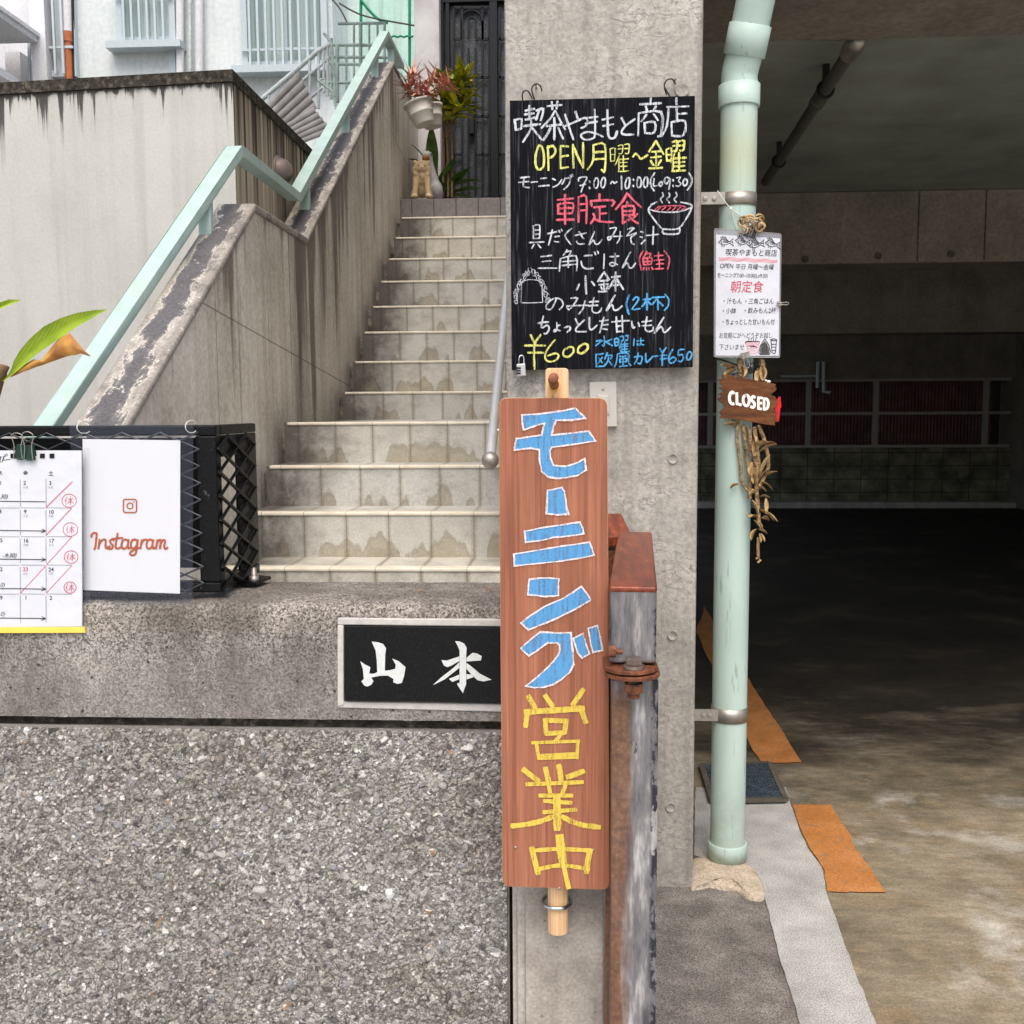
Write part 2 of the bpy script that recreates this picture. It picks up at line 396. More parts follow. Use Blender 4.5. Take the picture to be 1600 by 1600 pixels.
MATS['tile2'] = m_tile('riser_tile_stained', (178, 174, 162), (200, 196, 185), (128, 117, 97), (140, 126, 98), .145, 8.1, .75)
t = T('dirty_skirting', .6, .3); a = t.noise(16, 7, .7); MATS['skirt'] = t.out(t.ramp(a, (.38, lin((66, 62, 58))), (.52, lin((124, 117, 106))), (.66, lin((166, 158, 144)))), normal=t.bump(a, .004, .3))
t = T('nosing_tile', .45, .4); X_, Y_, Z_ = t.xyz(); a = t.line(X_, .145, .0015, .03); MATS['nosing'] = t.out(t.mix(t.math('MULTIPLY', a, .6), t.ramp(t.noise(14, 5), (.35, lin((204, 194, 174))), (.7, lin((226, 219, 203)))), lin((120, 106, 84))))
t = T('grey_tile', .7, .25); X_, Y_, Z_ = t.xyz(); a = t.line(X_, .15, .003, .01); MATS['grey_tile'] = t.out(t.mix(a, t.ramp(t.noise(50, 4), (.3, lin((112, 107, 106))), (.7, lin((134, 128, 127)))), lin((66, 56, 50))), normal=t.bump(a, .003, -.5))
# exposed aggregate: colour follows each modelled stone
t = T('exposed_aggregate', .75, .3)
at = t.n('ShaderNodeAttribute', attribute_name='stone'); q = at.outputs['Fac']
col = t.ramp(q, (0, lin((138, 133, 126))), (.02, lin((96, 94, 93))), (.11, lin((130, 127, 122))), (.32, lin((156, 153, 147))), (.58, lin((176, 173, 167))), (.78, lin((140, 142, 146))), (.88, lin((206, 204, 199))), (.975, lin((228, 228, 226))), (.994, lin((160, 132, 104))), interp='CONSTANT')
col = t.mix(.6, col, t.ramp(t.noise(230, 5, .75), (.3, .2), (.7, .8)), 'OVERLAY')
col = t.mix(t.ramp(t.noise(3.2, 4), (.4, 0.0), (.68, .5)), col, lin((196, 188, 178)), 'MULTIPLY')
col = t.mix(t.ramp(t.noise(9, 5, .7), (.56, 0.0), (.74, .4)), col, lin((110, 104, 98)))
MATS['aggregate'] = t.out(col, rough=t.ramp(q, (.2, .85), (.9, .45)), normal=t.bump(t.noise(260, 4, .7), .003, .7))
# coarse washed concrete of the coping
t = T('washed_concrete', .9, .2); X_, Y_, Z_ = t.xyz()
a = t.noise(4, 6, .6); col = t.ramp(a, (.3, lin((112, 108, 103))), (.7, lin((152, 147, 141))))
gr = t.vor(250, out='Color'); bw = t.n('ShaderNodeRGBToBW'); t.nt.links.new(gr, bw.inputs[0])
zt = t.ramp(Z_, (.9, .45), (.98, .8)); col = t.mix(zt, col, t.ramp(bw.outputs[0], (.15, .08), (.5, .5), (.85, .92)), 'OVERLAY')
pit = t.ramp(t.noise(70, 5, .75), (.6, 0.0), (.66, .75)); col = t.mix(pit, col, lin((58, 54, 51)))
lit_ = t.ramp(t.noise(95, 4, .7, t.pos(1, 1, 1, off=(5, 2, 0))), (.62, 0.0), (.68, .6)); col = t.mix(lit_, col, lin((196, 192, 186)))
po = t.math('MULTIPLY', t.ramp(t.vor(26), (.07, 1.0), (.11, 0.0)), t.ramp(t.noise(9, 2), (.46, 0.0), (.52, 1.0)))
col = t.mix(t.math('MULTIPLY', po, .8), col, lin((50, 46, 42)))
col = t.mix(t.math('MULTIPLY', t.ramp(Z_, (.985, 0.0), (1.01, 1.0)), .55), col, lin((186, 180, 172)), 'SOFT_LIGHT'); stn = t.math('MULTIPLY', t.ramp(t.noise(1, 5, .65, t.pos(5, 5, 2.2)), (.48, 0.0), (.62, 1.0)), .55); col = t.mix(stn, col, lin((84, 78, 71)))
MATS['coping'] = t.out(col, normal=t.bump(t.math('SUBTRACT', t.math('ADD', t.math('MULTIPLY', bw.outputs[0], .5), t.noise(120, 4)), t.math('MULTIPLY', po, 2)), .006, .6))
def m_ground(name, c1, c2, c3, sc, fine, contrast=.7, bump=.5, rough=.9, patch=None):
    t = T(name, rough, .25); a = t.noise(sc, 6, .62); col = t.ramp(a, (.3, lin(c1)), (.5, lin(c2)), (.7, lin(c3)))
    f = t.noise(fine, 3, .8); col = t.mix(contrast, col, t.ramp(f, (.34, .15), (.66, .85)), 'OVERLAY')
    if patch: col = t.mix(t.ramp(t.noise(patch[1], 5, .65, None, .5), (patch[2], 0.0), (patch[3], patch[4])), col, lin(patch[0]))
    return t.out(col, normal=t.bump(f, .006, bump))
MATS['asphalt'] = m_ground('asphalt', (92, 87, 82), (118, 113, 107), (142, 136, 130), 9, 210, 1.0)
MATS['bounce_ground'] = m_ground('unseen_bounce_ground', (168, 166, 160), (186, 184, 178), (200, 198, 192), 3, 90, .5, .3)
MATS['strip'] = m_ground('pale_concrete', (146, 145, 141), (168, 167, 163), (188, 187, 183), 6, 230, .8, .3)
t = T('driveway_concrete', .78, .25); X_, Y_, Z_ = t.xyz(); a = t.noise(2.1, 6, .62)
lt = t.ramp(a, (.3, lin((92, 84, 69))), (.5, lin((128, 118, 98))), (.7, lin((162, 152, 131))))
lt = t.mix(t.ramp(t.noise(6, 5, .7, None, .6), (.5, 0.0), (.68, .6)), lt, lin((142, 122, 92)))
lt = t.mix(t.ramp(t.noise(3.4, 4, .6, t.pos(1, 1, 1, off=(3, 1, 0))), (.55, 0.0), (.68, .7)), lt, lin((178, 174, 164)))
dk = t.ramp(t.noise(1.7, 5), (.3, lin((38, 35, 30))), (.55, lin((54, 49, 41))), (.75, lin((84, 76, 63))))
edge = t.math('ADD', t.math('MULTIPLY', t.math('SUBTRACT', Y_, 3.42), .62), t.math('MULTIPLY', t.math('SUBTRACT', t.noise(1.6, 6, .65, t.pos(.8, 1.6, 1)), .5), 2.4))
col = t.mix(t.ramp(edge, (-.35, 0.0), (1.15, 1.0)), lt, dk)  # floor colour blends to a darker tone with depth, broken up by noise
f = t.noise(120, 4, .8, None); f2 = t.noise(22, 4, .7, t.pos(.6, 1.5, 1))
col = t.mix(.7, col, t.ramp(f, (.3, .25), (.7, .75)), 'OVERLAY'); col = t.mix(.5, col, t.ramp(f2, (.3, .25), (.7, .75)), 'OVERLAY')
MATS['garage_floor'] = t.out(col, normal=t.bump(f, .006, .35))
MATS['inner_floor'] = m_ground('dark_inner_floor', (34, 31, 26), (46, 42, 35), (66, 60, 50), 1.7, 50, .6, .3, .75)
MATS['orange'] = m_ground('orange_paint', (160, 104, 54), (176, 117, 64), (188, 132, 82), 6, 120, .35, .2, .7, ((126, 112, 92), 26, .56, .66, .65))
MATS['mortar'] = m_ground('mortar', (160, 146, 126), (182, 168, 148), (196, 184, 166), 14, 140, .5, .4)
t = T('mint_paint', .5, .3); a = t.noise(14, 5); col = t.ramp(a, (.35, lin((164, 187, 180))), (.65, lin((174, 197, 190))))
wr = t.ramp(t.noise(60, 6, .75), (.655, 0.0), (.68, .8)); col = t.mix(wr, col, lin((128, 130, 118))); dr_ = t.ramp(t.noise(1, 4, .6, t.pos(9, 9, 3)), (.52, 0.0), (.72, .35)); col = t.mix(dr_, col, lin((160, 168, 146)))
MATS['mint'] = t.out(col, normal=t.bump(wr, .002, -.4))
t = T('pipe_plastic', .38, .4); X_, Y_, Z_ = t.xyz(); a = t.noise(5, 4, .5, t.pos(1, 1, .5)); col = t.ramp(a, (.35, lin((172, 194, 185))), (.65, lin((188, 209, 200))))
yl = t.ramp(Z_, (.0, 0.0), (.5, 0.0)); sc_ = t.ramp(t.noise(1, 4, .6, t.pos(70, 70, 7)), (.62, 0.0), (.70, .6)); col = t.mix(sc_, col, lin((116, 134, 126))); col = t.mix(t.math('MULTIPLY', t.ramp(Z_, (.0, .6), (.35, 0.0)), t.ramp(t.noise(18, 5, .7), (.4, 0.0), (.7, 1.0))), col, lin((150, 146, 128)))
yb = t.math('MULTIPLY', t.ramp(t.math('ABSOLUTE', t.math('SUBTRACT', Z_, 2.27)), (.0, 1.0), (.16, 0.0)), .6); col = t.mix(yb, col, lin((176, 176, 132)))
MATS['pipe'] = t.out(col)
MATS['bg_white'] = finish(m_concrete('white_render', (204, 205, 207), (213, 214, 216), (221, 222, 224), 2, 30, .1, .05, pores=0))
MATS['bg_blue'] = finish(m_concrete('pale_blue_render', (198, 206, 206), (208, 215, 215), (216, 222, 222), 1.2, 20, .15, .1, pores=0))
MATS['bg_mint'] = finish(m_concrete('mint_render', (186, 212, 204), (206, 226, 219), (220, 235, 230), 1.4, 20, .15, .25, pores=0))
MATS['alu'] = plain('window_frame_paint', (186, 198, 202), .45, .4, 0, .05)
t = T('curtained_glass', .12, .5); a = t.noise(1, 3, .5, t.pos(14, 14, .15)); MATS['dim_frame'] = plain('grey_frame_paint', (158, 156, 150), .6)
MATS['glass_curtain'] = t.out(t.ramp(a, (.35, lin((136, 156, 152))), (.65, lin((186, 202, 197)))))
t = T('dark_glass', .08, .6); MATS['glass_dark'] = t.out(lin((34, 52, 46)))
MATS['rail_steel'] = plain('brushed_steel', (206, 206, 203), .4, .5, .45, .04)
MATS['galv'] = plain('galvanised_steel', (168, 162, 154), .45, .5, .75, .12, 60)
MATS['chrome'] = plain('chrome', (200, 202, 205), .12, .5, 1.0, .02)
t = T('thick_black_paint', .4, .2); a = t.noise(90, 4); w_ = t.ramp(t.noise(30, 5, .7), (.655, 0.0), (.70, 1.0)); MATS['black_paint'] = t.out(t.mix(t.math('MULTIPLY', w_, .55), lin((11, 12, 14)), lin((120, 122, 124))), normal=t.bump(a, .004, .5))
MATS['black_back'] = plain('soot_black', (16, 17, 20), .55, .3, 0, .2, 40)
MATS['wire'] = plain('worn_wire', (58, 60, 64), .3, .5, .3, .4, 60)
# rust and paint on the gate
def m_rust(name, rust_amt, paint):
    t = T(name, .6, .35); X_, Y_, Z_ = t.xyz()
    a = t.noise(8, 6, .65, t.pos(1, 1, .35)); f = t.noise(70, 4, .6)
    ru = t.ramp(f, (.3, lin((74, 42, 28))), (.55, lin((112, 66, 42))), (.75, lin((146, 94, 60))))
    pc = t.ramp(t.noise(22, 5, .6, t.pos(1, 1, .3)), (.35, lin(tuple(v * .62 for v in paint))), (.65, lin(paint)))
    col = t.mix(t.ramp(a, (rust_amt - .04, 1.0), (rust_amt + .05, 0.0)), pc, ru)
    chip = t.ramp(t.noise(16, 5, .7), (.63, 0.0), (.645, 1.0)); col = t.mix(t.math('MULTIPLY', chip, .85), col, lin((30, 30, 36)))
    return t.out(col, normal=t.bump(t.math('ADD', f, chip), .004, .35), rough=t.ramp(a, (.4, .75), (.6, .42)))
t = T('grey_paint_over_rust', .5, .4); X_, Y_, Z_ = t.xyz(); f = t.noise(80, 4, .6)
ru = t.ramp(f, (.3, lin((84, 54, 38))), (.55, lin((114, 78, 52))), (.75, lin((140, 102, 70))))
pc = t.ramp(t.noise(1, 6, .65, t.pos(34, 34, 6)), (.32, lin((40, 41, 45))), (.44, lin((92, 92, 95))), (.56, lin((122, 119, 120))), (.68, lin((176, 175, 173))))
sx = t.math('ADD', t.math('MULTIPLY', t.math('SUBTRACT', X_, .112), 28), t.math('MULTIPLY', t.math('SUBTRACT', t.noise(1, 5, .65, t.pos(20, 20, 2.6)), .5), 2.0))
band = t.ramp(sx, (-.2, 1.0), (.55, 0.0)); low = t.ramp(Z_, (.9, 1.0), (.96, 0.0))
col = t.mix(t.math('MULTIPLY', band, t.math('MULTIPLY', low, .85)), pc, ru)
topr = t.math('MULTIPLY', t.ramp(Z_, (1.07, 0.0), (1.14, 1.0)), t.ramp(t.noise(26, 5, .7), (.4, .0), (.55, 1.0))); col = t.mix(topr, col, lin((60, 54, 50)))
botr = t.math('MULTIPLY', t.math('MULTIPLY', t.ramp(Z_, (.98, 1.0), (1.02, 0.0)), t.ramp(Z_, (.955, 0.0), (.96, 1.0))), t.ramp(t.noise(40, 4), (.4, 0.0), (.6, 1.0))); col = t.mix(botr, col, ru)
ed = t.math('MULTIPLY', t.ramp(X_, (.166, 0.0), (.170, 1.0)), t.ramp(t.noise(1, 4, .7, t.pos(40, 40, 22)), (.5, 0.0), (.53, 1.0))); col = t.mix(ed, col, lin((34, 36, 46)))
chip = t.ramp(t.noise(1, 5, .7, t.pos(20, 20, 8)), (.68, 0.0), (.69, 1.0)); col = t.mix(t.math('MULTIPLY', chip, .8), col, lin((44, 42, 46)))
MATS['gate_paint'] = t.out(col, normal=t.bump(t.math('ADD', f, chip), .003, .3))
MATS['gate_rust'] = m_rust('rusted_steel', .62, (120, 84, 66))
t = T('worn_red_brown_steel', .36, .4); f = t.noise(1, 5, .6, t.pos(60, 8, 60)); MATS['gate_top'] = t.out(t.ramp(f, (.3, lin((86, 36, 22))), (.6, lin((128, 58, 32))), (.75, lin((166, 88, 46)))), normal=t.bump(t.noise(140, 3), .002, .3))
# wood
def m_wood(name, c1, c2, c3, sx, sy, sz, rough=.55, bump=.25):
    t = T(name, rough, .3); a = t.noise(1, 6, .6, t.pos(sx, sy, sz), .4); f = t.noise(1, 5, .7, t.pos(sx * 5, sy * 5, sz * 2))
    col = t.ramp(a, (.3, lin(c1)), (.52, lin(c2)), (.74, lin(c3))); col = t.mix(.6, col, t.ramp(f, (.3, .22), (.7, .78)), 'OVERLAY')
    lo_ = t.noise(5, 4, .6, t.pos(1, 1, .5)); col = t.mix(t.ramp(lo_, (.5, 0.0), (.72, .35)), col, lin(tuple(v * .72 for v in c1)))
    return t.out(col, normal=t.bump(f, .003, bump))
MATS['wood_sign'] = m_wood('red_brown_wood', (132, 82, 60), (154, 98, 74), (172, 116, 90), 38, 38, 1.3, .6, .5)
MATS['wood_edge'] = m_wood('bare_wood_edge', (212, 168, 122), (226, 184, 140), (236, 198, 158), 30, 30, 2)
MATS['wood_pale'] = m_wood('pale_wood', (206, 166, 122), (224, 186, 142), (236, 202, 162), 60, 60, 2.5)
MATS['wood_dark'] = m_wood('dark_peg_wood', (110, 62, 40), (132, 78, 52), (150, 94, 66), 40, 40, 8)
MATS['wood_closed'] = m_wood('brown_board_wood', (66, 36, 15), (98, 57, 25), (122, 76, 38), 9, 9, 60, .6)
t = T('chalkboard_paint', .8, .08); g1 = t.noise(1, 5, .7, t.pos(170, 170, 6)); g2 = t.noise(3.2, 4)
dust = t.math('MULTIPLY', t.ramp(g1, (.54, 0.0), (.74, 1.0)), t.ramp(g2, (.36, .03), (.66, .36)))
MATS['board'] = t.out(t.mix(dust, t.ramp(g1, (.3, lin((12, 13, 17))), (.7, lin((24, 26, 31)))), lin((150, 152, 158))), normal=t.bump(g1, .002, .3))
def m_chalk(name, c, cover=.45, sx=160, sz=16):
    t = T(name, .95, .1); g1 = t.noise(1, 4, .7, t.pos(sx, sx, sz)); g2 = t.noise(520, 3, .7)
    al = t.ramp(t.math('ADD', t.math('MULTIPLY', g1, .55), t.math('MULTIPLY', g2, .45)), (cover - .10, .05), (cover + .05, .95))
    return t.out(lin(c), alpha=al)
MATS['chalk_w'] = m_chalk('white_chalk', (208, 213, 220), .485)
MATS['chalk_y'] = m_chalk('yellow_chalk', (228, 228, 132), .485)
MATS['chalk_r'] = m_chalk('pink_chalk', (224, 104, 122), .485)
MATS['chalk_b'] = m_chalk('blue_chalk', (92, 172, 226), .48)
MATS['sign_blue'] = m_chalk('blue_pastel', (92, 156, 206), .445, 120, 14)
MATS['sign_white'] = m_chalk('white_pastel', (226, 218, 218), .455, 120, 40)
MATS['sign_yellow'] = m_chalk('yellow_pastel', (222, 196, 88), .45, 120, 20)
t = T('paper', .7, .25); a = t.noise(9, 3, .5); MATS['paper'] = t.out(lin((206, 209, 216)), normal=t.bump(a, .03, .3))
MATS['paper_card'] = plain('matt_card', (212, 214, 218), .6, .3, 0, .01)
MATS['ink'] = plain('black_ink', (20, 20, 24), .7, .2, 0, .1)
MATS['ink_grey'] = plain('grey_print', (150, 152, 158), .7, .2, 0, .05)
MATS['ink_red'] = plain('red_ink', (196, 74, 92), .7, .2, 0, .1)
MATS['ink_pink'] = plain('pink_ink', (222, 150, 160), .7, .2, 0, .1)
MATS['ink_orange'] = plain('orange_print', (168, 80, 30), .6, .2, 0, .05)
MATS['yellow_strip'] = plain('yellow_card', (232, 206, 92), .5, .3, 0, .05)
def m_clear(name, c, al, rough=.12):
    t = T(name, rough, .5); return t.out(lin(c), alpha=al)
MATS['sleeve'] = m_clear('clear_plastic', (170, 182, 205), .03)
MATS['laminate'] = m_clear('laminate_film', (170, 172, 180), .45, .2)
MATS['net'] = m_clear('green_netting', (130, 220, 190), .30, .8)
MATS['net_rope'] = plain('green_rope', (40, 150, 110), .7)
t = T('polished_granite', .3, .2); a = t.ramp(t.noise(330, 3, .7), (.55, lin((14, 15, 17))), (.75, lin((48, 50, 52)))); MATS['granite'] = t.out(a)
MATS['engraved'] = plain('silvered_lettering', (214, 218, 216), .4, .4, .2, .08, 120, .4)
MATS['lead_caulk'] = plain('pale_caulk', (190, 188, 182), .7, .3, 0, .12, 50, .5)
MATS['plate_plastic'] = plain('beige_plate', (186, 184, 176), .4, .4, 0, .03)
MATS['iron_dark'] = plain('dark_iron', (24, 26, 30), .5, .3, .1, .12, 30)
t = T('reeded_dark_glass', .35, .4); a = t.noise(70, 3); MATS['door_glass'] = t.out(t.ramp(a, (.3, lin((58, 62, 66))), (.7, lin((88, 93, 97)))), normal=t.bump(a, .01, .5))
MATS['pot'] = plain('pale_plastic_pot', (196, 191, 182), .5, .3, 0, .05)
MATS['soil'] = plain('soil', (44, 36, 28), .95, .1, 0, .3, 60, .8)
def m_leaf(name, c1, c2, sc=20, rough=.45, trans=.25):
    t = T(name, rough, .4); a = t.noise(sc, 4); return t.out(t.ramp(a, (.35, lin(c1)), (.65, lin(c2))), **{'Subsurface Weight': 0.0})
MATS['leaf_lime'] = m_leaf('lime_leaf', (128, 156, 20), (164, 188, 36), 9)
t = T('lime_leaf_veined', .4, .4); X_, Y_, Z_ = t.xyz(); c_ = t.math('ADD', t.math('MULTIPLY', X_, .75), t.math('MULTIPLY', Z_, -.66))
vn = t.line(c_, .0062, .0006); MATS['leaf_lime'] = t.out(t.mix(t.math('MULTIPLY', vn, .35), t.ramp(t.noise(12, 4), (.35, lin((118, 146, 18))), (.65, lin((154, 178, 32)))), lin((186, 206, 84))), normal=t.bump(vn, .002, -.4))
MATS['leaf_brown'] = m_leaf('withered_leaf', (150, 96, 54), (196, 146, 66), 22, .7)
MATS['leaf_croton'] = m_leaf('croton_leaf', (70, 96, 20), (190, 180, 30), 16)
MATS['leaf_green'] = m_leaf('dark_green_leaf', (50, 84, 30), (92, 128, 52), 12)
MATS['leaf_red'] = m_leaf('red_leaf', (164, 84, 82), (214, 160, 134), 26)
MATS['stem'] = plain('woody_stem', (128, 104, 74), .8, .2, 0, .25, 60, .5)
MATS['clay'] = plain('unglazed_clay', (222, 198, 158), .8, .2, 0, .1, 40, .3)
MATS['white_ceramic'] = plain('white_ceramic', (206, 206, 202), .35, .4, 0, .05)
MATS['bill'] = plain('orange_glaze', (176, 112, 60), .4, .4, 0, .1)
MATS['husk'] = m_leaf('dry_husk', (122, 94, 60), (206, 176, 126), 40, .8)
MATS['rope'] = m_leaf('husk_rope', (96, 72, 46), (186, 156, 112), 90, .85)
MATS['clip_black'] = plain('black_clip', (26, 27, 30), .3, .5, 0, .05)
MATS['clip_green'] = plain('dark_green_clip', (24, 62, 52), .3, .5, .2, .05)
MATS['clip_silver'] = plain('silver_clip', (160, 154, 148), .4, .5, .6, .05)
MATS['vent_metal'] = plain('dull_brown_grey_metal', (126, 114, 108), .5, .4, .3, .08)
MATS['bolt_brown'] = plain('browned_bolt_steel', (120, 104, 94), .35, .5, .6, .2, 60)
MATS['white_paint'] = plain('white_letter_paint', (240, 234, 226), .5, .3, 0, .02)
MATS['red_plastic'] = plain('red_plastic', (206, 22, 34), .35, .4, 0, .04)
MATS['cable'] = plain('black_cable', (18, 19, 20), .5, .4, 0, .05)
MATS['tie'] = plain('pale_cable_tie', (214, 218, 210), .45, .4, 0, .03)
MATS['brass'] = plain('brass', (200, 160, 70), .3, .5, .8, .05)
MATS['lock'] = plain('lock_steel', (198, 200, 200), .3, .5, .5, .05)
MATS['rust_pipe'] = plain('rust_orange_pipe', (178, 106, 68), .7, .2, 0, .2, 14)
MATS['pipe_grey'] = plain('dusty_pipe', (92, 92, 88), .7, .2, 0, .15, 30)
MATS['fence_paint'] = plain('pale_fence_paint', (188, 196, 194), .6, .3, 0, .2, 25)
MATS['fence_green'] = plain('mossy_fence_paint', (160, 178, 168), .7, .3, 0, .35, 18)
t = T('corrugated_plastic', .5, .35); X_, Y_, Z_ = t.xyz(); MATS['corrugated'] = t.out(t.ramp(t.noise(8, 5), (.3, lin((132, 129, 126))), (.7, lin((162, 159, 156)))))
t = T('dark_red_sheet', .6, .3); MATS['dark_sheet'] = t.out(t.ramp(t.noise(6, 4), (.3, lin((92, 62, 62))), (.7, lin((118, 84, 84)))))
t = T('mossy_block', .9, .15); X_, Y_, Z_ = t.xyz(); a = t.noise(4, 6, .65); jl = t.math('MAXIMUM', t.line(Z_, .2, .006), t.line(X_, .4, .006)); MATS['block'] = t.out(t.mix(jl, t.ramp(a, (.35, lin((72, 72, 60))), (.6, lin((128, 126, 110))), (.75, lin((160, 158, 142)))), lin((62, 60, 52))), normal=t.bump(a, .01, .4))
MATS['red_stripe'] = plain('red_stripe_paint', (150, 30, 26), .6)
t = T('blue_grey_grate', .4, .5, .4); MATS['grate'] = t.out(t.ramp(t.noise(40, 4), (.3, lin((70, 82, 94))), (.7, lin((104, 118, 130)))))

# ================================================================== GROUND
def flat(name, mat, pts, z):
    mb = MB(); mb.add([(p[0], p[1], z) for p in pts], [tuple(range(len(pts)))])
    return struct(mb.build(name, MATS[mat]))
def gp(lst): return [(G(x, y, 0).x, G(x, y, 0).y) for x, y in lst]
flat('street_ground', 'asphalt', [(-300, -300), (300, -300), (300, 300), (-300, 300)], -0.018)
flat('unseen_bounce_ground', 'bounce_ground', [(-60, -60), (60, -60), (60, 2.02), (-60, 2.02)], -0.0143)  # unseen pale ground, added to bounce light up onto the pipe and garage ceiling
strip_l = [(1088, 1225), (1086, 1252), (1086, 1330), (1150, 1356), (1196, 1395), (1206, 1440), (1222, 1500), (1240, 1555), (1252, 1600), (1270, 1660), (1300, 1800)]
strip_r = [(1480, 1800), (1400, 1660), (1372, 1600), (1340, 1520), (1314, 1450), (1292, 1392), (1284, 1350), (1262, 1318), (1250, 1290), (1238, 1255), (1228, 1225)]
def rough_edge(pts, step=9, amp=1.3):
    q = []
    for a, b in zip(pts, pts[1:]):
        m = max(1, int(math.hypot(b[0] - a[0], b[1] - a[1]) / step))
        for k in range(m): q.append((a[0] + (b[0] - a[0]) * k / m + random.uniform(-amp, amp), a[1] + (b[1] - a[1]) * k / m))
    return q + [pts[-1]]
flat('pale_concrete_strip', 'strip', gp(rough_edge(strip_l) + rough_edge(strip_r)), -0.0131)
mid_ = [((a[0] + b[0]) / 2, (a[1] + b[1]) / 2) for a, b in zip(gp(strip_l[1:]), gp(strip_r[::-1][1:]))]
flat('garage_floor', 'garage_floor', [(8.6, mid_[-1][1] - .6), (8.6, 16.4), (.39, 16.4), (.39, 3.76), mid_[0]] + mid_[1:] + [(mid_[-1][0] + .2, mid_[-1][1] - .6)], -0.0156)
def paint(pts, name='orange_floor_marking'):
    q = []
    for i, a in enumerate(pts):
        b = pts[(i + 1) % len(pts)]; m = max(1, int(math.hypot(b[0] - a[0], b[1] - a[1]) / 9))
        for k in range(m):
            j = 0 if k == 0 else random.uniform(-1.6, 1.6)
            q.append((a[0] + (b[0] - a[0]) * k / m + j, a[1] + (b[1] - a[1]) * k / m + j * .4))
    return flat(name, 'orange', gp(q), -0.0108)
paint([(1238, 1253), (1299, 1253), (1312, 1275), (1330, 1300), (1333, 1316), (1346, 1332), (1385, 1389), (1293, 1388), (1289, 1355), (1265, 1320), (1252, 1292)])
paint([(1100, 945), (1172, 1060), (1196, 1100), (1228, 1148), (1253, 1187), (1190, 1188), (1172, 1160), (1130, 1075), (1088, 985)])
mo = gp([(1078, 1340), (1110, 1334), (1150, 1336), (1176, 1350), (1190, 1372), (1197, 1392), (1186, 1401), (1170, 1397), (1150, 1387), (1128, 1383), (1108, 1379), (1090, 1382), (1078, 1380)])
mo = [tuple(v.xy) for v in smooth_line([Vector((x, y, 0)) for x, y in mo], 5, True)]
cxm, cym = sum(p[0] for p in mo) / len(mo), sum(p[1] for p in mo) / len(mo)
mb = MB(); n_ = len(mo); v_ = []
for k_, z_ in ((1.0, -.0205), (.985, -.012), (.93, -.006), (.8, -.001), (.5, .004)): v_ += [(cxm + (x - cxm) * k_ + random.uniform(-.003, .003), cym + (y - cym) * k_ + random.uniform(-.003, .003), z_) for x, y in mo]
v_.append((cxm, cym, .004)); f_ = [(r * n_ + i, r * n_ + (i + 1) % n_, (r + 1) * n_ + (i + 1) % n_, (r + 1) * n_ + i) for r in range(4) for i in range(n_)] + [(4 * n_ + i, 4 * n_ + (i + 1) % n_, 5 * n_) for i in range(n_)]
mb.add(v_, f_, True); struct(mb.build('mortar_patch', MATS['mortar']))
# covered drain beside the drainpipe
t_ = thing('drain_grate', 'blue grey chequered metal drain cover in the floor behind the green drainpipe', 'drain cover', G(1165, 1222, 0))
gq = [G(1096, 1196, 0), G(1202, 1193, 0), G(1228, 1250, 0), G(1113, 1252, 0)]
mb = MB(); mb.prism([p + Vector((0, 0, -.006)) for p in gq], (0, 0, .008)); mb.build('cover_plate', MATS['grate'], t_)
mb = MB()
for i in range(1, 12):
    for a, b in (((gq[0].lerp(gq[1], i / 12)), gq[0].lerp(gq[3], i / 12)), (gq[3].lerp(gq[2], i / 12), gq[1].lerp(gq[2], i / 12)), (gq[0].lerp(gq[1], i / 12), gq[3].lerp(gq[2], 0) if i == 0 else gq[1].lerp(gq[2], 1 - i / 12)), (gq[0].lerp(gq[3], i / 12), gq[3].lerp(gq[2], 1 - i / 12))):
        mb.bar(a + Vector((0, 0, .004)), b + Vector((0, 0, .004)), .006, .005)
mb.build('raised_pattern', MATS['grate'], t_)
mb = MB()
for i in range(4):
    mb.bar(gq[i] + Vector((0, 0, .002)), gq[(i + 1) % 4] + Vector((0, 0, .002)), .022, .012)
mb.build('rim', MATS['garage_wall'], t_)

# ================================================================== PILLAR, HOUSE OVER THE GARAGE
pillar = thing('concrete_pillar', 'tall grey concrete pillar with a worm-marked surface, the chalkboard hanging on it', 'pillar', (.1, 3.3, 0))
mb = MB(); mb.box(-.19, .393, 3.142, 3.75, -.05, 6.2); mb.build('shaft', MATS['pillar'], pillar, bevel=.014, seg=2)
for (x, y) in ((1051, 717), (1051, 993), (1048, 1262)):
    p = P(x, y, 3.139); mb = MB()
    mb.lathe([(.0, .0015), (.0125, .0015), (.0130, .003), (.0150, .0035), (.0165, .001)], p + Vector((0, .002, 0)), (0, -1, 0), 24); mb.build('formwork_plug', MATS['pillar'], pillar)
wall = MB(); wall.box(-.17, .388, 3.752, 8.3, -.05, 4.6)
w = wall.build('partition_wall', MATS['post_conc']); tag(w, 'dim concrete wall running back behind the pillar, between stairs and garage', 'wall')
gar = thing('garage', 'dark open concrete garage under the house, beyond the green drainpipe', 'garage', (4, 10, 0))
zF = P(1350, 63, 3.78).z; zCe = P(1400, 297, 7.02).z; zX = P(1400, 411, 7.02).z; zY = P(1400, 520, 11.0).z; zL0 = P(1400, 591, 15.66).z; zL1 = P(1400, 565, 15.66).z; zBw = P(1400, 700, 15.7).z; zCu = P(1400, 790, 15.45).z
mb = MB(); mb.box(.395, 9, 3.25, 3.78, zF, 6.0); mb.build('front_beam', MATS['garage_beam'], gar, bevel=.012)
mb = MB(); mb.box(.39, 9, 3.782, 16.5, zCe, zCe + .3); mb.build('ceiling_slab', MATS['ceiling'], gar)
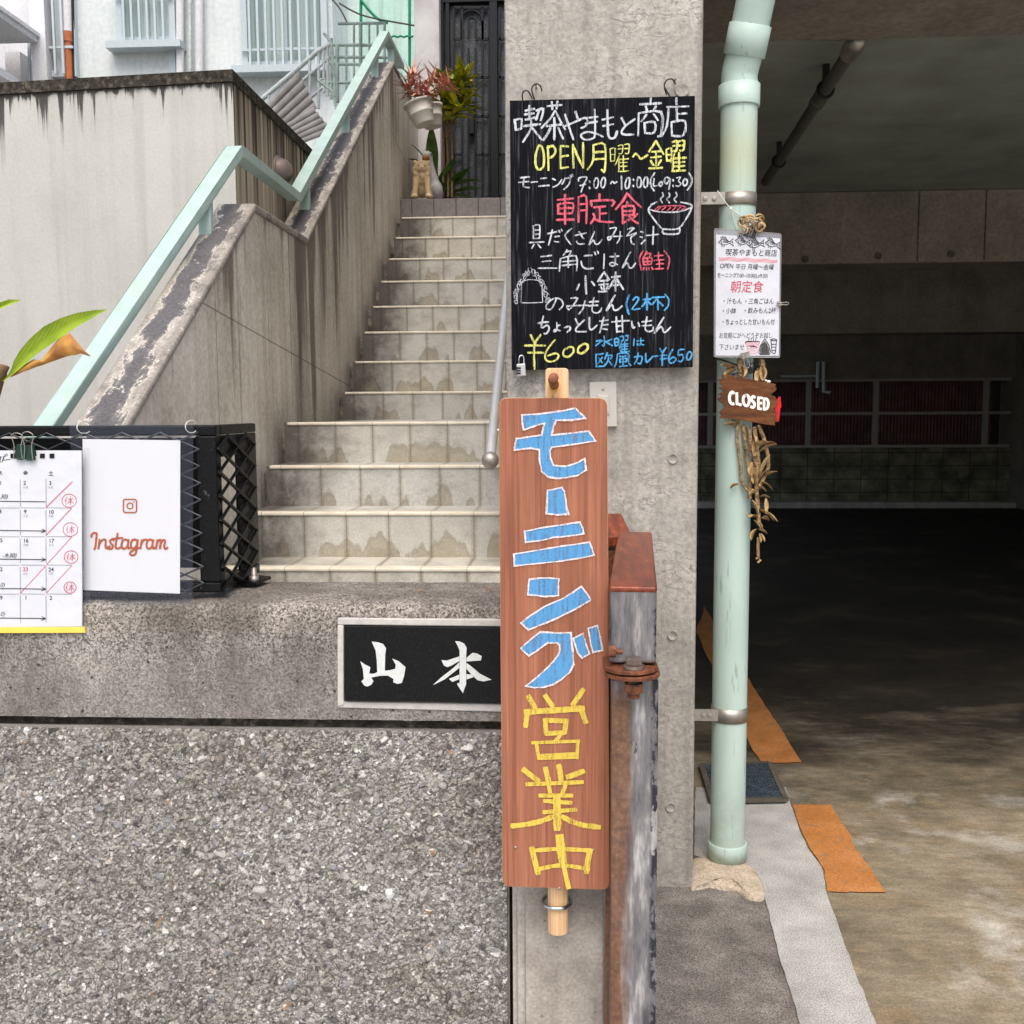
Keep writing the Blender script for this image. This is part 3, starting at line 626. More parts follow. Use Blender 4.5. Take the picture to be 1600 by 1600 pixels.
mb = MB(); mb.box(.39, 9, 7.02, 7.4, zX, zCe - .002); mb.build('cross_beam', MATS['garage_beam'], gar, bevel=.01)
for px in (1437, 1542):
    p = P(px, 300, 7.017); mb = MB(); mb.box(p.x - .003, p.x + .003, 7.012, 7.0185, zX + .01, zCe - .01); mb.build('joint_line', MATS['garage_wall'], gar)
for px, py in ((1258, 405), (1372, 400), (1486, 397)):
    mb = MB(); mb.lathe([(0, .004), (.016, .004), (.02, .008), (.024, .001)], P(px, py, 7.018), (0, -1, 0), 16); mb.build('formwork_plug', MATS['garage_wall'], gar)
mb = MB(); mb.box(.39, 9, 11.0, 11.4, zY, zCe - .002); mb.build('cross_beam', MATS['garage_beam'], gar)
mb = MB(); mb.box(.39, 9, 15.7, 16.0, zL1, zCe - .002); mb.box(.39, 9, 15.66, 15.72, zL0, zL1); mb.build('lintel', MATS['garage_beam'], gar)
mb = MB(); mb.box(.39, 6.6, 15.7, 15.9, -.02, zBw); mb.build('block_wall', MATS['block'], gar)
mb = MB(); mb.box(.39, 6.6, 15.45, 15.698, -.02, zCu + .05); mb.build('curb', MATS['strip'], gar)
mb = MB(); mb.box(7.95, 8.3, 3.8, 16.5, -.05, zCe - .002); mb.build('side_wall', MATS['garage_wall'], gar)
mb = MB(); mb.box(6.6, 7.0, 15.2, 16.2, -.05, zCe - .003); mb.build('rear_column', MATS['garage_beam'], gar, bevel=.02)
mb = MB(); mb.box(6.68, 6.80, 15.19, 15.198, .25, 1.75); mb.build('warning_stripe', MATS['red_stripe'], gar)
win = MB()
for px in (1110, 1263, 1368, 1540):
    p = P(px, 640, 15.8); win.box(p.x - .035, p.x + .035, 15.77, 15.84, zBw + .01, zL0 - .002)
for z in (zBw + .025, (zBw + zL0) / 2, zL0 - .02): win.box(.4, 6.59, 15.75, 15.77, z - .022, z + .022)
win.build('window_frame', MATS['dim_frame'], gar)
mb = MB()
for i in range(240):
    x = .4 + i * .026; mb.add([(x, 16.6 + .012 * (i % 2), .0), (x + .026, 16.6 + .012 * ((i + 1) % 2), .0), (x + .026, 16.6 + .012 * ((i + 1) % 2), 2.4), (x, 16.6 + .012 * (i % 2), 2.4)], [(0, 1, 2, 3)])
o = mb.build('corrugated_screen', MATS['dark_sheet']); tag(o, 'dark red corrugated sheet screen seen through the garage rear window', 'screen')
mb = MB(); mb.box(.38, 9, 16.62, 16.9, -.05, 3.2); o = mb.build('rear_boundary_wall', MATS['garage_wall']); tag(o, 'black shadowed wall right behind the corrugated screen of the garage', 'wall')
# pipes in the garage
t_ = thing('ceiling_pipe', 'dusty grey pipe hung under the garage ceiling, running back diagonally', 'pipe', G(1340, 64, 2.9))
zp = zCe - .1; a = G(1338, 66, zp); b = G(1196, 284, zp); mb = MB(); mb.cyl(a, b, .026, 14); mb.build('tube', MATS['pipe_grey'], t_)
mb = MB(); mb.cyl(a.lerp(b, .0), a.lerp(b, .05), .036, 14); mb.ball(a, .036); mb.cyl(a + Vector((0, .03, .04)), a + Vector((-.12, .03, .04)), .022, 12); mb.build('elbow', MATS['galv'], t_)
for f in (.25, .30):
    mb = MB(); mb.cyl(a.lerp(b, f), a.lerp(b, f + .03), .033, 14); mb.build('collar', MATS['pipe_grey'], t_)
for f in (.24, .78):
    p = a.lerp(b, f); mb = MB(); mb.box(p.x - .012, p.x + .012, p.y - .012, p.y + .012, zp - .02, zCe); mb.tube([p + Vector((.033 * math.cos(q), 0, .033 * math.sin(q))) for q in [i * math.pi / 8 for i in range(16)]], .006, 6, True); mb.build('hanger', MATS['cable'], t_)
t_ = thing('wall_conduit', 'thin bent conduit pipe on the lintel at the back of the garage', 'conduit', P(1285, 620, 15.5))
mb = MB(); mb.tube([P(1220, 588, 15.6), P(1277, 588, 15.6), P(1279, 565, 15.6)], .022, 8); mb.tube([P(1287, 565, 15.58), P(1287, 612, 15.58), P(1297, 613, 15.5)], .03, 8); mb.tube([P(1278, 566, 15.58), P(1277, 606, 15.58)], .026, 8); mb.build('tube', MATS['alu'], t_)

# ================================================================== STAIRS
stair = thing('staircase', 'steep tiled stairs climbing between stained concrete walls to a dark door', 'stairs', (-.65, 3.3, .8))
YS = [3.17, 3.42, 3.67, 3.92, 4.96, 5.22, 5.48, 5.74, 6.0, 6.27, 6.53, 6.79]
NY = [887, 800, 727, 659, 612, 564, 518, 478, 439, 404, 371, 340]
ZS = [P(600, y, Y).z for y, Y in zip(NY, YS)]
ZL = P(700, 310, 7.05).z
XL, XR = -1.10, -.172
zprev = .80
for k, (Y, z) in enumerate(zip(YS, ZS)):
    Yn = YS[k + 1] if k < 11 else 7.05
    mb = MB(); mb.box(XL, XR, Y, Yn + .03, zprev - .02, z - .003); s_ = mb.build('step', MATS[['tile2', 'tile0', 'tile1', 'tile0', 'tile1', 'tile0', 'tile1', 'tile0', 'tile1', 'tile0', 'tile2', 'tile0'][k]], stair)
    mb = MB(); mb.box(XL + (.012 if k > 1 else .0), XR, Y - .006, Y + .045, z - .012, z); mb.build('nosing', MATS['nosing'], s_, bevel=.004)
    mb = MB(); mb.box(-1.139, XL - .001, Y + .10, Yn + .03, zprev - .02, z - .02); mb.build('skirting_tile', MATS['skirt'], s_, bevel=.003)
    zprev = z
mb = MB(); mb.box(-1.139, XR, 7.05, 8.14, zprev - .05, ZL); mb.build('landing', MATS['grey_tile'], stair, bevel=.004)
mb = MB(); mb.box(-1.139, XR, 2.59, 3.168, .3, .80); mb.build('bottom_landing', MATS['strip'], stair)

# parapet wall with its capping
par = thing('parapet_wall', 'board-formed concrete stair wall with dark streaks and a weathered sloping top', 'wall', (-1.2, 4, .8))
XI = -1.133
kp = [PX(202, 658, XI), PX(356, 400, XI), PX(400, 318, XI), PX(481, 366, XI), PX(616, 97, XI)]
yA, zA = kp[2].y, kp[2].z; sl_ = (zA - kp[0].z) / (yA - kp[0].y); yB = kp[3].y; sl2 = (kp[4].z - zA) / (kp[4].y - yB)
top = [(2.56, zA - sl_ * (yA - 2.56) - .03), (yA, zA - .03), (yB, zA - .03), (kp[4].y, kp[4].z - .03), (8.1, kp[4].z - .03)]
prof = [(2.56, .3)] + [(y, z - .002) for y, z in top] + [(8.1, .3)]
mb = MB(); mb.prism([(-1.262, y, z) for y, z in prof], (.122, 0, 0)); mb.build('body', MATS['parapet'], par)
mb = MB(); mb.prism([(-1.275, y, z) for y, z in top] + [(-1.275, y, z + .03) for y, z in reversed(top)], (.142, 0, 0)); mb.build('capping', MATS['capping'], par, bevel=.008)
# mint handrail
rail = thing('stair_handrail', 'pale mint painted metal handrail zigzagging up the stair wall', 'handrail', (-1.2, 2.4, 1.4))
XR_ = -1.213
rp = [P(58, 690, 2.63), PX(367, 236, XR_), PX(460, 297, XR_), PX(601, 53, XR_), PX(626, 93, XR_)]
RH, RW = .034, .056
pr = [Vector((p.x, p.y, p.z)) for p in rp]
pr[2].z = pr[1].z; pr[4].z = pr[3].z
def offs(sgn):
    o = []
    for i, p in enumerate(pr):
        d1 = (p - pr[i - 1]) if i else (pr[1] - pr[0])
        d2 = (pr[i + 1] - p) if i < len(pr) - 1 else d1
        n1 = Vector((0, -d1.z, d1.y)).normalized(); n2 = Vector((0, -d2.z, d2.y)).normalized(); n = (n1 + n2).normalized()
        o.append(p + n * (sgn * RH / 2 / max(.5, n.dot(n1))))
    return o
up_, dn_ = offs(1), offs(-1)
mb = MB()
hw = Vector((RW / 2, 0, 0))
for i in range(4):
    v = [q + s_ for q in (up_[i], up_[i + 1], dn_[i + 1], dn_[i]) for s_ in (-hw, hw)]
    mb.add(v, [(0, 1, 3, 2), (2, 3, 5, 4), (4, 5, 7, 6), (6, 7, 1, 0)] + ([(0, 2, 4, 6)] if False else []))
n_ = len(mb.v); mb.add([up_[0] - hw, up_[0] + hw, dn_[0] + hw, dn_[0] - hw], [(0, 1, 2, 3)]); mb.add([up_[4] - hw, up_[4] + hw, dn_[4] + hw, dn_[4] - hw], [(3, 2, 1, 0)])
for i in range(4):
    for s_ in (-hw, hw):
        mb.add([up_[i] + s_, up_[i + 1] + s_, dn_[i + 1] + s_, dn_[i] + s_], [(0, 1, 2, 3)])
ro = mb.build('rail', MATS['mint'], rail)
bm = bmesh.new(); bm.from_mesh(ro.data); bmesh.ops.remove_doubles(bm, verts=bm.verts, dist=1e-5)
seen = {}
for f in list(bm.faces):
    k_ = tuple(sorted(v.index for v in f.verts))
    if k_ in seen: bm.faces.remove(f)
    seen[k_] = 1
bmesh.ops.recalc_face_normals(bm, faces=bm.faces); bm.to_mesh(ro.data); bm.free()
md = ro.modifiers.new('bevel', 'BEVEL'); md.width = .004; md.segments = 2; md.limit_method = 'ANGLE'; md.angle_limit = RAD(50)
def topz(y):
    for (y0, z0), (y1, z1) in zip(top, top[1:]):
        if y0 <= y <= y1: return z0 + (z1 - z0) * (y - y0) / (y1 - y0) + .03
    return top[0][1]
def railp(y):
    for a, b in zip(dn_, dn_[1:]):
        if a.y <= y <= b.y: return a.lerp(b, (y - a.y) / (b.y - a.y))
    return dn_[0]
for px, py in ((127, 660), (339, 360), (477, 323), (540, 207), (586, 118), (611, 98)):
    y = PX(px, py, XR_).y if px != 127 else 2.75
    q = railp(y); mb = MB(); mb.box(q.x - .022, q.x + .022, y - .016, y + .016, topz(y) - .06, q.z + .006); mb.build('post', MATS['mint'], rail, bevel=.003)
# steel handrail on the right
t_ = thing('steel_handrail', 'round brushed steel handrail with a ball end, beside the pillar', 'handrail', P(766, 718, 3.2))
a = PX(766, 716, -.247); b = PX(779.5, 582, -.247); c = a + (b - a) * 5
mb = MB(); mb.cyl(a, c, .0165, 20); mb.build('rail', MATS['rail_steel'], t_)
mb = MB(); mb.ball(a + Vector((0, -.004, -.006)), .0275, 24, 14); mb.build('ball_end', MATS['galv'], t_)
for f in (.06, .5):
    p = a.lerp(c, f); mb = MB(); mb.cyl(p, p + Vector((.076, 0, -.005)), .008, 10); mb.build('bracket', MATS['rail_steel'], t_)

# ================================================================== DOOR, COLUMN, PLANTS AT THE TOP
YD = 8.05
col = MB(); col.box(P(648, 100, YD - .1).x, P(687, 100, YD - .1).x, YD - .1, YD + .3, ZL - .1, 6.4); o = col.build('stone_column', MATS['white_block'], bevel=.01); tag(o, 'pale grey stone column left of the dark door', 'column')
door = thing('iron_door', 'black iron and glass entrance door with an arched grille, top of the stairs', 'door', P(740, 310, YD))
xl, xr = P(688, 150, YD).x, -.13
mb = MB(); mb.box(xl, xr, YD + .06, YD + .1, ZL, 6.2); mb.build('glass', MATS['door_glass'], door)
def dpt(x, y, Y=YD + .03): return P(x, y, Y)
mb = MB()
for px, wd_ in ((690, .05), (701, .03), (772, .06), (800, .05)):
    p = dpt(px, 150); mb.box(p.x - wd_ / 2, p.x + wd_ / 2, YD, YD + .06, ZL, 6.2)
mb.box(xl, xr, YD - .004, YD + .062, 6.0, 6.2); mb.box(xl, xr, YD - .004, YD + .062, ZL, ZL + .07); mb.box(xl, xr, YD - .003, YD + .061, P(740, 3, YD).z, P(740, -6, YD).z)
mb.build('frame', MATS['iron_dark'], door, bevel=.004)
mb = MB()
for px in (709, 722, 732, 743, 754, 764, 781):
    p = dpt(px, 150); y0 = 58 if px in (722, 754) else 12
    mb.bar(P(px, 306, YD + .02), P(px, 75 if px in (732, 743) else 12, YD + .02), .016, .02, (0, 1, 0))
for y in (61, 121, 182, 242):
    mb.bar(P(709, y, YD + .018), P(722, y, YD + .018), .016, .018); mb.bar(P(743, y, YD + .018), P(764, y, YD + .018), .016, .018); mb.bar(P(776, y, YD + .018), P(790, y, YD + .018), .016, .018)
for r_, cx, cy in ((5.5, 737.5, 33), (17, 737, 33)):
    mb.tube([P(cx + r_ * math.cos(q), cy - r_ * math.sin(q), YD + .02) for q in [math.pi * i / 14 for i in range(15)]], .009, 6)
    for sgn in (-1, 1): mb.bar(P(cx + sgn * r_, cy, YD + .02), P(cx + sgn * r_, 60, YD + .02), .016, .02, (0, 1, 0))
mb.bar(P(709, 12, YD + .018), P(764, 12, YD + .018), .016, .02)
mb.build('grille', MATS['iron_dark'], door)
mb = MB(); mb.obox(P(737, 187, YD - .01), (.02, 0, 0), (0, .02, 0), (0, 0, .11)); mb.build('handle', MATS['iron_dark'], door, bevel=.006)
# unseen slab added above the door to keep the doorway in shade
mb = MB(); mb.box(-2.2, .38, 7.3, 9.2, 6.2, 6.5); o = mb.build('door_shade_slab', MATS['bg_white']); tag(o, 'unseen flat slab added over the dark door to keep it in shade', 'roof')

def spray(mb, c, n, L, w, spread, droop, prof=None, nseg=6, up=.4, seed=1):
    r = random.Random(seed)
    for i in range(n):
        an = r.uniform(0, 2 * math.pi); el = r.uniform(up - spread, up + spread)
        d = Vector((math.cos(an) * math.cos(el), math.sin(an) * math.cos(el), math.sin(el)))
        off = Vector((r.uniform(-.02, .02), r.uniform(-.02, .02), r.uniform(-.01, .02)))
        mb.blade(Vector(c) + off, d, L * r.uniform(.6, 1.15), w * r.uniform(.7, 1.2), droop * r.uniform(.4, 1.4), nseg, r.uniform(.1, .35), prof)
def strapf(t): return (1 - t) ** .6 * min(1, t * 6 + .35)
# hanging pot with the red bromeliad
def pot(name, label, cat, top_, bot, r1, r2, hang):
    top_, bot = Vector(top_), Vector(bot); ax = (top_ - bot).normalized(); h = (top_ - bot).length
    t_ = thing(name, label, cat, bot, 'white hanging flowerpots')
    mb = MB(); mb.lathe([(0, 0), (r2 * .5, .0), (r2 * .55, -.006), (r2 * .95, -.004), (r2, .004), (r2 + (r1 - r2) * .45, h * .42), (r2 + (r1 - r2) * .45 + .004, h * .44), (r2 + (r1 - r2) * .5 + .004, h * .52), (r2 + (r1 - r2) * .5, h * .54), (r1 * .97, h * .9), (r1 * 1.06, h * .9), (r1 * 1.06, h), (r1 * .95, h), (r1 * .9, h * .88)], bot, ax, 36); mb.build('pot', MATS['pot'], t_)
    mb = MB(); mb.lathe([(0, h * .88), (r1 * .93, h * .88)], bot, ax, 24); mb.build('soil', MATS['soil'], t_)
    mb = MB()
    for q in (math.pi * .95, -.3):
        mb.tube([top_ + Vector((r1 * math.cos(q), 0, .0)), hang], .003, 6)
    mb.build('hanger_cord', MATS['pot'], t_)
    return t_
YP = 6.86
pot('hanging_flowerpot', 'tilted pale plastic pot holding the red spiky plant, nearer of two', 'flowerpot', P(652, 160, YP), P(664, 194, YP), .092, .066, P(650, 96, YP + .05))
pot('hanging_flowerpot', 'pale plastic pot tucked behind the tilted one, its side showing right', 'flowerpot', P(671, 166, 7.12), P(677, 198, 7.12), .085, .06, P(668, 105, 7.17))
t_ = thing('red_bromeliad', 'bushy plant with narrow reddish pink leaves spilling over a hanging pot', 'plant', P(654, 160, YP))
k = 0
for (cx, cy, n, L) in ((640, 140, 26, .17), (653, 150, 26, .16), (668, 148, 26, .17), (646, 120, 16, .15), (676, 128, 18, .15), (690, 140, 22, .16), (698, 132, 14, .14)):
    mb = MB(); k += 1
    spray(mb, P(cx, cy, YP + random.uniform(-.06, .06)), n, L * .85, .021, .9, .5, strapf, 6, .5, k); mb.build('leaf_rosette', MATS['leaf_red'], t_)
mb = MB()
for cx, cy in ((640, 140), (646, 120), (676, 128), (690, 140), (698, 132)): mb.tube(smooth_line([P(655, 165, YP), P((655 + cx) / 2, (165 + cy) / 2 - 2, YP), P(cx, cy, YP)], 4), .005, 6)
mb.build('stem', MATS['stem'], t_)
t_ = thing('croton_plant', 'croton shrub with glossy yellow and green leaves beside the dark door', 'plant', P(700, 308, 7.45))
YC = 7.4; mb = MB()
for a_, b_ in (((700, 308), (697, 200)), ((697, 200), (690, 150)), ((697, 205), (712, 140)), ((697, 215), (725, 150)), ((706, 308), (704, 180)), ((692, 285), (692, 205))): mb.tube(smooth_line([P(*a_, YC), P((a_[0] + b_[0]) / 2 + 1.5, (a_[1] + b_[1]) / 2, YC + .03), P(*b_, YC)], 4), .008, 7)
mb.build('stem', MATS['stem'], t_)
k = 20
for (cx, cy, n) in ((690, 150, 18), (700, 165, 18), (712, 140, 20), (724, 128, 18), (720, 150, 18), (706, 185, 18), (694, 190, 16), (728, 165, 12), (714, 172, 16), (690, 130, 10)):
    mb = MB(); k += 1
    spray(mb, P(cx, cy, YC + random.uniform(-.1, .1)), n, .17, .045, .7, .35, None, 6, .55, k); mb.build('leaf_cluster', MATS['leaf_croton'], t_)
t_ = thing('broadleaf_plant', 'low dark green plant with broad leaves behind the lion figure', 'plant', P(690, 309, 7.5))
mb = MB()
for (x, y, dx, dz, L, w_) in ((680, 300, -.1, 1, .34, .085), (676, 290, .05, 1, .42, .09), (690, 295, .35, .9, .24, .1), (700, 300, .5, .6, .25, .10), (694, 285, .2, 1, .2, .09), (697, 296, 1, .45, .28, .1), (704, 304, 1, .35, .26, .09), (690, 304, -.3, .8, .22, .09), (683, 296, .5, .8, .26, .08), (668, 262, -.9, .6, .16, .06), (668, 255, -.5, .8, .18, .06), (686, 306, .2, .4, .2, .09), (700, 308, .7, .15, .18, .08)):
    mb.blade(P(x, y, 7.48 + random.uniform(-.05, .05)), (dx, random.uniform(-.5, .1), dz), L, w_, .45, 7, .15)
mb.build('leaf_cluster', MATS['leaf_green'], t_)
mb = MB()
for x in (672, 680, 690, 700): mb.tube([P(690, 310, 7.5), P(x, 280, 7.5)], .008, 6)
mb.build('stem', MATS['leaf_green'], t_)
# lion-dog figure
def px3(x, y, Y): return P(x, y, Y)
YZ = 7.15; S = YZ / FPX
t_ = thing('lion_dog_figure', 'small sandy clay guardian lion-dog figure sitting on the top step', 'figurine', P(658, 310, YZ))
mb = MB()
def el(x, y, rx, ry, rz, dy=0.0): mb.ball(P(x, y, YZ + dy), (rx * S, ry * S, rz * S), 14, 9)
el(659, 288, 13, 12, 17, .06); el(659, 277, 13.5, 9, 12, .015); el(659, 300, 12, 13, 9, .08)
for sx in (-1, 1):
    for q in range(7): el(659 + sx * (8.5 + q * .35), 280 + q * 4, 5.4 - q * .18, 5.0, 5.2, -.01)
    el(659 + sx * 11.5, 307, 6.2, 8, 3.6, -.025); el(659 + sx * 11, 303, 6, 9, 7, .06)
    el(659 + sx * 10, 254, 3.6, 2.6, 3.6, .0); el(659 + sx * 11.5, 252.5, 2.2, 2, 2.2)
    el(659 + sx * 10.5, 264, 4.5, 5, 4, .0); el(659 + sx * 11, 269, 3.6, 4, 3.2, .0); el(659 + sx * 5, 261, 3, 3, 2.4, -.032); el(659 + sx * 5, 256.5, 3.6, 3, 1.6, -.03)
    el(659 + sx * 8, 273, 4, 4, 3, -.02)
el(659, 262, 11.5, 9.5, 9, .0); el(659, 264, 7.5, 6, 4.6, -.03); el(659, 261.5, 2.8, 2.6, 2.2, -.052); el(659, 268, 8, 5, 2.2, -.026); el(659, 254, 9, 7, 3.4, .0); el(659, 274.5, 4, 4, 5, -.03)
mb.build('body', MATS['clay'], t_, remesh=.0052)
mb = MB()
for sx in (-1, 1): mb.ball(P(659 + sx * 4.6, 259.3, YZ - .047), (.005, .004, .0045), 10, 6)
mb.build('eyes', MATS['wood_dark'], t_)
mb = MB(); mb.tube([P(652, 266.3, YZ - .050), P(656, 267.2, YZ - .057), P(659, 266.6, YZ - .059), P(662, 267.2, YZ - .057), P(666, 266.3, YZ - .050)], .0022, 6); mb.build('mouth', MATS['wood_dark'], t_)
t_ = thing('goose_figure', 'white ceramic goose figure with an orange bill, behind the lion-dog', 'figurine', P(682, 310, 7.36)); mb = MB(); YG = 7.36; S = YG / FPX
def el2(x, y, rx, ry, rz, dy=0.0): mb.ball(P(x, y, YG + dy), (rx * S, ry * S, rz * S), 16, 10)
el2(668, 244, 8, 9, 8); 
for q in range(9): el2(670 + q * .75 + (q / 8) ** 2 * 4, 250 + q * 5, 6.5 + q * .35, 7 + q * .3, 6)
el2(681, 297, 11, 15, 14); el2(685, 303, 8, 15, 9, .04); el2(676, 305, 10, 12, 7)
mb.build('body', MATS['white_ceramic'], t_, remesh=.006)
mb = MB(); mb.ball(P(665.5, 247.5, YG - .045), (6.0 * S, 6 * S, 4.2 * S), 14, 8); mb.build('bill', MATS['bill'], t_)
mb = MB(); mb.ball(P(673.5, 241.5, YG - .024), .006, 10, 6); mb.build('eye', MATS['cable'], t_)

# ================================================================== CREAM WALL AND BUILDINGS BEHIND
cA = PX(362, 109, -1.325); ZT = cA.z; A = Vector((cA.x, cA.y, 0)); B0 = G(0, 130, ZT); dirn = Vector((B0.x - A.x, B0.y - A.y, 0)); B = A + dirn * 2.2
t_ = thing('cream_wall', 'tall cream rendered wall block with black water runs below its top edge', 'wall', ((A.x + B.x) / 2, A.y, .3))
mb = MB(); mb.prism([(B.x, B.y, .3), (A.x, A.y, .3), (A.x, A.y + .004, ZT - .046), (B.x, B.y + .004, ZT - .046)], dirn.normalized().cross(Vector((0, 0, 1))) * -.004 if dirn.normalized().cross(Vector((0, 0, 1))).y < 0 else dirn.normalized().cross(Vector((0, 0, 1))) * .004)
mb.build('front_face', MATS['cream'], t_)
mb = MB(); yl_ = A.y + dirn.y / dirn.x * -.16; mb.prism([(A.x - .0005, A.y + .009, .3), (A.x - .0005, 6.6, .3), (A.x - .16, 6.6, .3), (A.x - .16, yl_ + .17, .3)], (0, 0, ZT - .346)); mb.build('side_face', MATS['cream_side'], t_)
mb = MB(); n_ = Vector((dirn.y, -dirn.x, 0)).normalized(); n_ = n_ if n_.y < 0 else -n_
ca = [A + n_ * .008 + Vector((.006, 0, 0)), B + n_ * .008, B + Vector((0, 4, 0)), Vector((A.x + .006, 6.6, 0))]
mb.prism([Vector((p.x, p.y, ZT - .045)) for p in ca], (0, 0, .045)); mb.build('top_edge', MATS['black_edge'], t_)
t_ = thing('vent_cover', 'small round metal vent cover on the shaded side of the cream wall', 'vent', PX(436, 268, -1.33))
mb = MB(); mb.lathe([(.062, 0), (.062, .012), (.05, .045), (.03, .062), (0, .066)], PX(434, 268, -1.326), (1, 0, 0), 28); mb.build('hood', MATS['vent_metal'], t_)
mb = MB(); mb.lathe([(.07, .0), (.07, .008), (.058, .01)], PX(434, 268, -1.326), (1, 0, 0), 28); mb.build('flange', MATS['vent_metal'], t_)

# left white building (nearer) with its balcony slab
t_ = thing('white_building', 'white building at the far left with a projecting canopy slab', 'building', P(20, 130, 10))
xe = P(72, 80, 11.8).x
mb = MB(); mb.box(-14, P(50, 80, 12.4).x + .1, 12.4, 14, 0, 9); mb.build('rear_wall', MATS['bg_white'], t_)
mb = MB(); mb.box(P(49, 80, 11.8).x, xe, 11.8, 12.39, 0, 9); mb.build('corner_wall', MATS['bg_white'], t_)
mb = MB(); x_ = P(51, 40, 11.7).x; z1, z0 = P(51, 49, 11.7).z, P(51, 62, 11.7).z; mb.box(-14, x_, 6.5, 11.798, z0, z1); mb.box(-14, x_ + .03, 6.47, 11.795, z1 - .03, z1 + .012); mb.build('canopy', MATS['bg_white'], t_)
mb = MB(); p = P(37, 90, 12.2); mb.box(p.x - .12, p.x + .06, 12.0, 12.398, 0, z0 - .02); mb.build('pier', MATS['bg_white'], t_)
mb = MB(); x2 = P(14, 120, 11.4).x; mb.box(-14, x2, 7.0, 11.6, P(14, 126, 11.4).z, P(14, 113, 11.4).z); mb.build('lower_ledge', MATS['bg_white'], t_)
mb = MB(); mb.bar(P(46, 62, 11.9), P(46, 130, 11.9), .03, .03, (0, 1, 0)); mb.build('downpipe', MATS['alu'], t_)

bld = thing('pale_blue_building', 'pale blue rendered apartment wall with barred windows, behind the cream wall', 'building', P(300, 150, 12))
YB = 12.0
mb = MB(); mb.box(P(70, 50, YB).x, P(520, 50, YB).x, YB, YB + 3, 0, 11); mb.build('wall', MATS['bg_blue'], bld)
mb = MB(); mb.box(P(518, 50, YB + .8).x, P(660, 50, YB + .8).x + 1.0, YB + .8, YB + 3, 0, 11); mb.build('mint_wall', MATS['bg_mint'], bld)
def window(x0, y0, x1, y1, nb, hb, gl, sill=True):
    f = MB(); a = P(x0, y1, YB - .05); b = P(x1, y0, YB - .05); t_w = .07
    f.box(a.x - t_w, a.x, YB - .09, YB + .02, a.z - t_w, b.z + t_w); f.box(b.x, b.x + t_w, YB - .09, YB + .02, a.z - t_w, b.z + t_w)
    f.box(a.x, b.x, YB - .088, YB + .02, a.z - t_w, a.z); f.box(a.x, b.x, YB - .088, YB + .02, b.z, b.z + t_w)
    w_ = f.build('window', MATS['alu'], bld)
    m = MB(); m.box(a.x, b.x, YB - .03, YB - .01, a.z, b.z); m.build('pane', MATS[gl], w_)
    m = MB(); mid = (a.x + b.x) / 2; m.box(mid - .03, mid + .03, YB - .055, YB - .031, a.z, b.z); m.build('meeting_stile', MATS['alu'], w_)
    m = MB()
    for i in range(nb):
        x = a.x + (b.x - a.x) * (i + .5) / nb; m.box(x - .013, x + .013, YB - .16, YB - .135, a.z - .06, b.z + .05)
    for h in hb:
        z = P(x0, h, YB - .15).z; m.box(a.x - .06, b.x + .06, YB - .133, YB - .11, z - .014, z + .014)
    m.build('bars', MATS['alu'], w_)
    if sill:
        m = MB(); m.box(a.x - .16, b.x + .16, YB - .2, YB + .02, a.z - .15, a.z - t_w - .002); m.build('sill', MATS['alu'], w_)
window(194, -70, 262, 60, 6, (-5,), 'glass_curtain')
window(389, -60, 500, 98, 9, (77, 103), 'glass_curtain')
window(75, -60, 104, 112, 3, (73,), 'glass_dark', False)
for x, r_, m_ in ((108, .05, 'rust_pipe'), (281, .045, 'bg_white'), (311, .045, 'bg_white'), (296.5, .022, 'fence_paint'), (114, .018, 'cable')):
    mb = MB(); x1 = x + (4 if x in (108, 114) else 1)
    if x == 108:
        mb.cyl(P(104, -60, YB - .08), P(106.5, 66, YB - .08), .055, 12); mb.build('upper_pipe', MATS['bg_white'], bld); mb = MB(); mb.cyl(P(106, 50, YB - .08), P(106.6, 66, YB - .08), .06, 12); mb.cyl(P(106.5, 66, YB - .08), P(x1, 240, YB - .08), r_, 12); mb.build('lower_pipe', MATS[m_], bld); continue
    mb.cyl(P(x - (2 if x in (108, 114) else 0), -60, YB - .08), P(x1, 240, YB - .08), r_, 12); mb.build('wall_pipe', MATS[m_], bld)
mb = MB(); mb.box(P(264, 50, YB).x, P(274, 50, YB).x, YB - .04, YB, 0, 11); mb.build('corner_trim', MATS['alu'], bld)

# metal stair with corrugated sheets, gate and net between the houses
YF = 9.6
t_ = thing('metal_stair_railing', 'pale painted sloping metal railing beside the blue building', 'railing', P(450, 160, YF))
mb = MB()
mb.tube([P(408, 156, YF), P(497, 80, YF), P(518, 68, YF)], .022, 8); mb.tube([P(412, 178, YF), P(515, 90, YF)], .014, 8); mb.tube([P(440, 190, YF), P(515, 128, YF)], .014, 8)
mb.build('top_rail', MATS['fence_paint'], t_)
for x, y0, y1 in ((420, 145, 165), (484, 92, 180), (498, 80, 170), (506, 74, 145), (512, 70, 150), (517, 68, 155)): mb = MB(); mb.tube([P(x, y0, YF), P(x, y1, YF)], .014, 8); mb.build('upright', MATS['fence_paint'], t_)
for i, (q, lab) in enumerate((([(415, 165), (466, 112), (496, 168), (445, 210)], 'grey corrugated sheet leaning on the sloping railing, higher one'), ([(440, 200), (490, 168), (520, 205), (455, 230)], 'grey corrugated sheet lying low behind the cream wall, lower one'))):
    pts = [P(x, y, YF - .1 - .12 * i) for x, y in q]
    mb = MB()
    def fn(u, v, pts=pts):
        p = pts[0].lerp(pts[1], u).lerp(pts[3].lerp(pts[2], u), v); return p + Vector((0, -.03 * abs(math.sin(v * 15)), .012 * math.sin(v * 30)))
    mb.grid(fn, 6, 40); o = mb.build('corrugated_sheet', MATS['corrugated']); tag(o, lab, 'sheet', 'corrugated sheets behind the cream wall')
